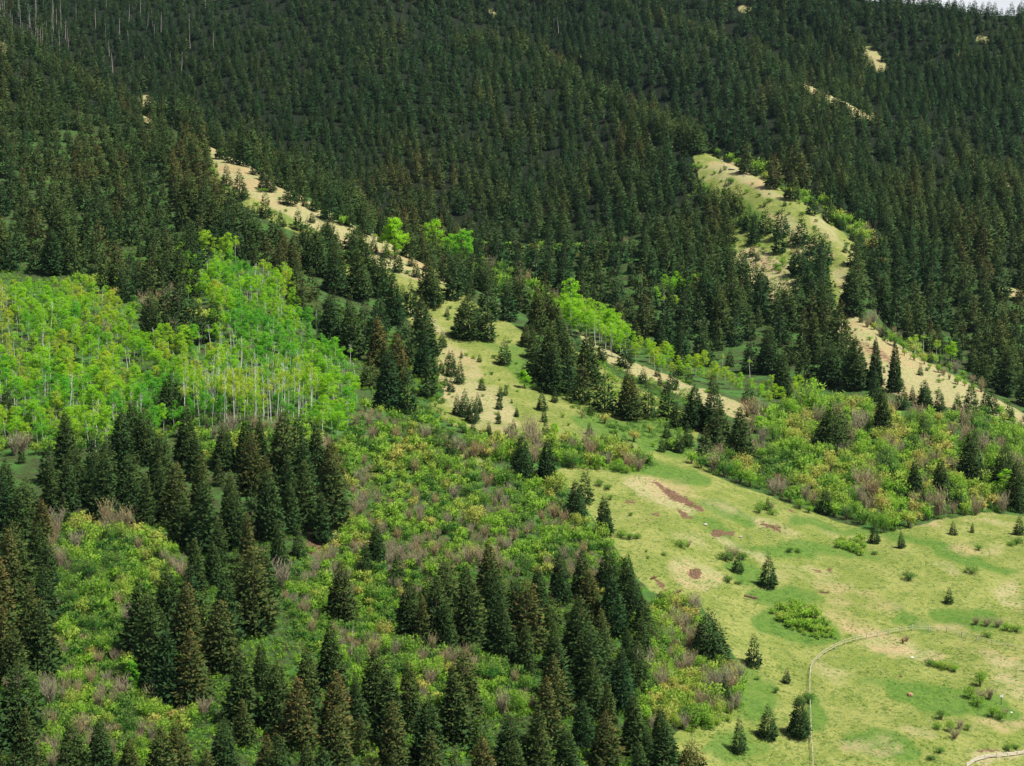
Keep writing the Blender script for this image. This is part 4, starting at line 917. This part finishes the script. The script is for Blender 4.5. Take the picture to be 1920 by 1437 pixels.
mass('far_aspen_wood', 'mass of smaller bright green aspens filling the groves', 'aspen wood', far_sets['aspen'], ASP, lambda i: i['proto'])
FSH = make_kind('brush', [shrub_proto(151, 220, .17, .55, 6, 4), shrub_proto(152, 220, .17, .6, 7, 4), shrub_proto(153, 200, .17, .45, 5, 4)], M_SHR, M_STEM)
mass('brush_mass', 'mass of small green and yellow brush filling the draws', 'brush', far_sets['shrub'], FSH, lambda i: i['proto'] % 3)
mass('twig_brush_mass', 'mass of small grey brown leafless brush in the draws', 'brush', far_sets['bare_shrub'], BAR, lambda i: i['proto'])

# low ground cover in the shrubby and wooded draws
UND = [[(560,560),(700,600),(840,690),(830,790),(740,790),(600,650)], [(1000,600),(1180,700),(1310,740),(1290,850),(1100,790),(1000,700)], [(1340,400),(1560,470),(1560,600),(1340,570)], [(330,795),(560,795),(650,840),(640,890),(350,870)], [(-60,440),(150,440),(380,430),(400,480),(300,560),(180,560),(-60,520)], SZONES[0][0], SZONES[1][0], SZONES[2][0], SZONES[3][0], SZONES[4][0], SZONES[5][0], ASPEN, [(0,960),(1180,1050),(1240,1350),(1240,1440),(0,1440)], [(1240,520),(1330,525),(1330,560),(1250,560)], [(1280,330),(1400,380),(1400,430),(1330,420),(1270,350)]]
U = []; r = np.random.default_rng(9)
for P, n in zip(UND, [900, 1000, 700, 500, 900, 3000, 700, 2600, 1200, 700, 700, 3200, 7000, 100, 250]):
    a = np.array(P, float); k = 0
    uu = r.uniform(a[:, 0].min(), a[:, 0].max(), n*3); vv = r.uniform(a[:, 1].min(), a[:, 1].max(), n*3); m = inpoly(uu, vv, P)
    U.append(np.stack([uu[m][:n], vv[m][:n]], 1))
U = np.concatenate(U); X, Y = hit(U[:, 0], U[:, 1]); ok = ~np.isnan(Y); U = U[ok]; X = X[ok]; Y = Y[ok]; Zg = ground(X, Y)
tn_ = fbm(U[:, 0]/50, U[:, 1]/35, 3)
cov = [dict(x=X[i], y=Y[i], z=Zg[i], h=float(r.uniform(.5, 1.3)), wf=float(r.uniform(.8, 1.3)), rot=float(r.uniform(0, 6.28)), tint=float(np.clip(.22+.5*tn_[i]+r.normal(0, .12), 0, 1)), proto=int(r.integers(0, 2))) for i in range(len(U))]
UNDER_DONE = 0
mass('undergrowth', 'low green undergrowth between trees and shrubs', 'undergrowth', cov, LOW, lambda i: i['proto'])

TU = []
for P, n in zip([MEADOW, BALD1, BALD2, BALD2B, BALD6], [9000, 4500, 1200, 1500, 700]):
    a = np.array(P, float); m_ = n*3
    uu = r.uniform(a[:, 0].min(), min(1940, a[:, 0].max()), m_); vv = r.uniform(a[:, 1].min(), min(1450, a[:, 1].max()), m_); m = inpoly(uu, vv, P)
    m &= (fbm(uu/30, vv/18, 3)+r.normal(0, .25, m_)) > .05
    TU.append(np.stack([uu[m][:n], vv[m][:n]], 1))
TU = np.concatenate(TU); X, Y = hit(TU[:, 0], TU[:, 1]); ok = ~np.isnan(Y); TU = TU[ok]; X = X[ok]; Y = Y[ok]; Zg = ground(X, Y)
tuf = [dict(x=X[i], y=Y[i], z=Zg[i]-.02, h=float(r.uniform(.12, .32)), wf=float(r.uniform(.9, 1.5)), rot=float(r.uniform(0, 6.28)), tint=float(np.clip(.25+r.normal(0, .25), 0, 1)), proto=int(r.integers(0, 2))) for i in range(len(TU))]
mass('grass_tufts', 'low tufts of grass and herbs dotting the open slopes', 'grass', tuf, LOW, lambda i: i['proto'])
# ------------------------------------------------------------------ fence
M_WOOD = mat_bark('weathered_fence_wood', (.52, .47, .37), (.36, .32, .25), 6)
def wpt(u, v):
    x, y = hit(u, v); x, y = float(x[0]), float(y[0]); return np.array([x, y, float(ground(x, y))])
def resample(pix, step):
    P = np.array([wpt(u, v) for u, v in pix]); 
    t = np.arange(len(P)); tq = np.linspace(0, len(P)-1, 400)
    XY = np.stack([pchip(t[:, None].astype(float), P[:, k:k+1], tq)[:, 0] for k in (0, 1)], 1)
    s = np.concatenate([[0], np.cumsum(np.linalg.norm(np.diff(XY, axis=0), axis=1))]); sq = np.arange(0, s[-1], step)
    return np.stack([np.interp(sq, s, XY[:, 0]), np.interp(sq, s, XY[:, 1])], 1)
def box_v(c, ax, ay, az):
    V = []
    for sx in (-1, 1):
        for sy in (-1, 1):
            for sz in (-1, 1): V.append(c+ax*sx+ay*sy+az*sz)
    return np.array(V), np.array([(0,1,3,2),(4,6,7,5),(0,4,5,1),(2,3,7,6),(0,2,6,4),(1,5,7,3)])
def build_fence(pix, step, ht, rails, label, seed, pw=.08, rr=.036):
    r = np.random.default_rng(seed); q = resample(pix, step); zq = ground(q[:, 0], q[:, 1])
    root = bpy.data.objects.new('rail_fence', None); C.objects.link(root); root.location = (q[0, 0], q[0, 1], zq[0]); root['label'] = label; root['category'] = 'fence'
    O = np.array([q[0, 0], q[0, 1], zq[0]])
    for k in range(len(q)):
        if k >= 100: break
        c = np.array([q[k, 0], q[k, 1], zq[k]])-O
        h = ht*r.uniform(1.0, 1.12); lean = r.normal(0, .03, 2)
        z = np.array([-.25, h*.5, h])
        V, Fc = tube(np.stack([c[0]+lean[0]*z, c[1]+lean[1]*z, c[2]+z], 1), np.array([pw, pw*.95, pw*.85]), 6)
        cap = len(V); V = np.vstack([V, [c[0]+lean[0]*h, c[1]+lean[1]*h, c[2]+h+.02]])
        Fc = np.vstack([Fc, [[cap-6+j, cap-6+(j+1) % 6, cap, cap] for j in range(0, 6)]])
        Fq = Fc.tolist()
        me = bpy.data.meshes.new('post'); me.from_pydata(V.tolist(), [], [list(dict.fromkeys(f)) for f in Fq]); me.materials.append(M_WOOD); me.validate()
        link('post', me, root)
    for hz in rails:
        parts = []
        for k in range(len(q)-1):
            a = np.array([q[k, 0], q[k, 1], zq[k]+hz])-O; b = np.array([q[k+1, 0], q[k+1, 1], zq[k+1]+hz])-O
            a = a+r.normal(0, .02, 3); b = b+r.normal(0, .02, 3); d = (b-a); d /= np.linalg.norm(d)
            a = a-d*.12; b = b+d*.12; mid = (a+b)/2+r.normal(0, .02, 3)
            parts.append(tube(np.array([a, mid, b]), np.array([rr, rr*.95, rr*.85]), 5))
        V, Fc = cat(parts); link('rail', mesh_np('rail', V, Fc, [M_WOOD], smooth=True), root)
    return root
build_fence([(1523,1500),(1524,1437),(1521,1380),(1519,1320),(1518,1280),(1521,1255),(1540,1233),(1575,1213),(1620,1200),(1670,1190),(1720,1183),(1770,1186),(1810,1197),(1860,1210),(1925,1224),(1990,1240)], 3.3, 1.1, (.55, .98), 'pale weathered post and rail fence curving across the green meadow', 1)
build_fence([(1812,1440),(1826,1430),(1845,1424),(1880,1420),(1930,1414),(1990,1408)], 2.6, .75, (.2, .42, .64), 'short dark old rail fence above a dirt track, bottom right corner', 2, .12, .09)

# ------------------------------------------------------------------ stones, logs, sign post
def mat_plain(name, c1, c2, sc=3):
    t = NT(name); tc = t.n('ShaderNodeTexCoord').outputs['Object']; col = t.mixc(t.ramp(t.noise(sc, 4, .6, tc), .4, .62), c1, c2); return t.leaf(col, 0, .85)
M_ROCK = mat_plain('pale_rock', (.46, .42, .36), (.30, .27, .23)); M_RED = mat_plain('reddish_rock', (.45, .22, .13), (.33, .24, .17)); M_LOG = mat_plain('dark_rotten_wood', (.09, .05, .035), (.17, .10, .07)); M_WHITE = mat_plain('white_paint', (.8, .8, .78), (.7, .7, .68)); M_BLACK = mat_plain('dark_post_paint', (.03, .03, .03), (.05, .05, .05))
def rock(name, u, v, w, label, mat, grp=None, hh=.6, seed=0):
    import bmesh
    r = np.random.default_rng(seed); bm = bmesh.new(); bmesh.ops.create_icosphere(bm, subdivisions=3, radius=1)
    p = wpt(u, v); s = w/F*p[1]/2
    k = r.normal(0, 1, (7, 3)); k /= np.linalg.norm(k, axis=1)[:, None]; lim = r.uniform(.62, .95, 7)
    for vt in bm.verts:
        c = np.array(vt.co)
        for n_, l_ in zip(k, lim):
            d = c@n_
            if d > l_: c = c-n_*(d-l_)*.85
        c *= 1+.06*math.sin(c[0]*7+seed)*math.cos(c[1]*6)
        vt.co = (c[0]*s, c[1]*s, c[2]*s*hh)
    me = bpy.data.meshes.new(name); bm.to_mesh(me); bm.free(); me.materials.append(mat)
    o = link(name, me); o.location = (p[0], p[1], p[2]+s*hh*.4); o.rotation_euler = (0, 0, r.uniform(0, 6)); o['label'] = label; o['category'] = 'rock'
    if grp: o['group'] = grp
rock('boulder', 1706, 1305, 12, 'round reddish orange boulder in the grass inside the fence curve', M_RED, seed=1, hh=.75)
rock('boulder', 1710, 1234, 6, 'small white boulder below the fence in pale dry grass', M_WHITE, seed=2)
rock('boulder', 1896, 1337, 5, 'small white boulder beside shrubs near the right edge', M_WHITE, seed=3)
rock('boulder', 1322, 985, 9, 'grey boulder at the upper end of the meadow bank', M_ROCK, seed=4)
rock('boulder', 1388, 1008, 8, 'grey boulder at the lower end of the meadow bank', M_ROCK, seed=5)
for j, (u, v, w) in enumerate([(1372,318,13),(1385,324,12),(1360,312,9),(1352,302,8),(1396,330,8)]):
    rock('rock_outcrop', u, v, w, 'pale rock slab on the bare far spur, '+ORD[[2, 3, 1, 0, 4][j]], M_ROCK, 'rock slabs on the far spur', .35, 10+j)
def log(u, v, w, rot, label, seed, rad=.22):
    r = np.random.default_rng(seed); p = wpt(u, v); L = w/F*p[1]; q = np.linspace(-.5, .5, 6)
    xs = q*L*math.cos(rot); ys = q*L*math.sin(rot)
    zs = ground(p[0]+xs, p[1]+ys)-p[2]+rad*.6
    V, Fc = tube(np.stack([xs, ys+r.normal(0, .08, 6), zs], 1), rad*np.array([.7, 1, .95, .85, .7, .35]), 7)
    parts = [(V, Fc)]
    for k in range(5):
        s = r.integers(1, 5); b = r.normal(0, 1, 3); b[2] = abs(b[2]); b /= np.linalg.norm(b)
        c = np.array([xs[s], ys[s], zs[s]]); parts.append(tube(np.array([c, c+b*.4, c+b*.9]), np.array([.07, .05, .02]), 4))
    V, Fc = cat(parts); o = link('fallen_log', mesh_np('fallen_log', V, Fc, [M_LOG], smooth=True)); o.location = tuple(p); o['label'] = label; o['category'] = 'log'
log(1408, 1121, 26, .1, 'dark rotten log lying on the middle meadow below a lone conifer', 1)
log(1270, 1112, 26, .9, 'dark rotten log beside the bare patch at the wood edge', 2)
log(1225, 1085, 22, .9, 'dark branchy log above the wood edge, left of the bare patch', 3)
log(1546, 1112, 16, .3, 'thin dark log on the open dry middle meadow', 4, .12)
log(610, 1015, 46, 1.0, 'pale bent fallen log at the edge of the brushy slope', 5, .16)
p = wpt(1877, 1322); root = bpy.data.objects.new('marker_post', None); C.objects.link(root); root.location = tuple(p); root['label'] = 'thin dark post with small white sign beside shrubs, right edge'; root['category'] = 'sign post'
V, Fc = tube(np.array([[0, 0, -.2], [0, 0, .9], [0, 0, 1.9]]), np.array([.06, .06, .055]), 6); link('post', mesh_np('post', V, Fc, [M_BLACK], smooth=True), root)
V, Fc = box_v(np.array([.05, -.09, 1.6]), np.array([.24, 0, 0]), np.array([0, .02, 0]), np.array([0, 0, .22])); link('sign_plate', mesh_np('sign_plate', V, Fc, [M_WHITE]), root)

# ------------------------------------------------------------------ thin air
hm = bpy.data.materials.new('thin_haze'); hm.use_nodes = True; hn = hm.node_tree; hn.nodes.clear()
ho = hn.nodes.new('ShaderNodeOutputMaterial'); pv_ = hn.nodes.new('ShaderNodeVolumePrincipled')
pv_.inputs['Color'].default_value = (.60, .80, 1.0, 1); pv_.inputs['Density'].default_value = .000012; hn.links.new(pv_.outputs[0], ho.inputs['Volume'])
zmin = float(Zw.min())-1.5; zmax = float(Zw.max())+30
V, Fc = box_v(np.array([0, 1240., (zmin+zmax)/2]), np.array([1150., 0, 0]), np.array([0, 1300., 0]), np.array([0, 0, (zmax-zmin)/2]))
hz_o = link('haze', mesh_np('haze', V, Fc, [hm])); hz_o['kind'] = 'stuff'; hz_o['label'] = 'thin bluish air between camera and far slopes'; hz_o['category'] = 'haze'
# ------------------------------------------------------------------ camera, light, sky
cam = bpy.data.cameras.new('camera'); co = bpy.data.objects.new('camera', cam); C.objects.link(co); bpy.context.scene.camera = co
co.location = (0, 0, CAMZ); co.rotation_euler = (math.pi/2-PITCH, 0, 0)
cam.sensor_fit = 'HORIZONTAL'; cam.sensor_width = 36; cam.lens = 36*F/W; cam.clip_end = 20000
EL, AZ = R(60), R(118)
sun = bpy.data.lights.new('sun', 'SUN'); so = bpy.data.objects.new('sun', sun); C.objects.link(so)
sun.energy = 5.0; sun.angle = R(5.0); sun.color = (1, .95, .86)
so.rotation_euler = (math.pi/2-EL, 0, math.pi-AZ)
w = bpy.data.worlds.new('World'); bpy.context.scene.world = w; w.use_nodes = True
nt = w.node_tree; bg = nt.nodes['Background']; sky = nt.nodes.new('ShaderNodeTexSky'); sky.sky_type = 'NISHITA'; sky.sun_disc = False
sky.sun_elevation = EL; sky.sun_rotation = AZ; sky.dust_density = 6.0; sky.air_density = 1.0; sky.altitude = 1500
tcw = nt.nodes.new('ShaderNodeTexCoord'); sx = nt.nodes.new('ShaderNodeSeparateXYZ'); nt.links.new(tcw.outputs['Generated'], sx.inputs[0])
mr = nt.nodes.new('ShaderNodeMapRange'); mr.interpolation_type = 'SMOOTHSTEP'; nt.links.new(sx.outputs[2], mr.inputs[0]); mr.inputs[1].default_value = .24; mr.inputs[2].default_value = .13
cn = nt.nodes.new('ShaderNodeTexNoise'); cn.inputs['Scale'].default_value = 3.0; cn.inputs['Detail'].default_value = 5; nt.links.new(tcw.outputs['Generated'], cn.inputs['Vector'])
cm2 = nt.nodes.new('ShaderNodeMapRange'); nt.links.new(cn.outputs['Fac'], cm2.inputs[0]); cm2.inputs[1].default_value = .35; cm2.inputs[2].default_value = .6; cm2.inputs[3].default_value = .45; cm2.inputs[4].default_value = 1.0
mlt = nt.nodes.new('ShaderNodeMath'); mlt.operation = 'MULTIPLY'; nt.links.new(mr.outputs[0], mlt.inputs[0]); nt.links.new(cm2.outputs[0], mlt.inputs[1])
mxs = nt.nodes.new('ShaderNodeMix'); mxs.data_type = 'RGBA'; nt.links.new(mlt.outputs[0], mxs.inputs[0]); nt.links.new(sky.outputs[0], mxs.inputs[6]); mxs.inputs[7].default_value = (14, 14.1, 14.4, 1)
nt.links.new(mxs.outputs[2], bg.inputs[0]); bg.inputs[1].default_value = .06
vs = bpy.context.scene.view_settings
vs.view_transform = 'Standard'; vs.look = 'None'; vs.exposure = 0.50; vs.gamma = 1.0
from collections import Counter
print('COUNTS', Counter(i['kind'] for i in items), 'indiv', len(indiv), {k: len(v) for k, v in far_sets.items()}, 'cover', len(cov))
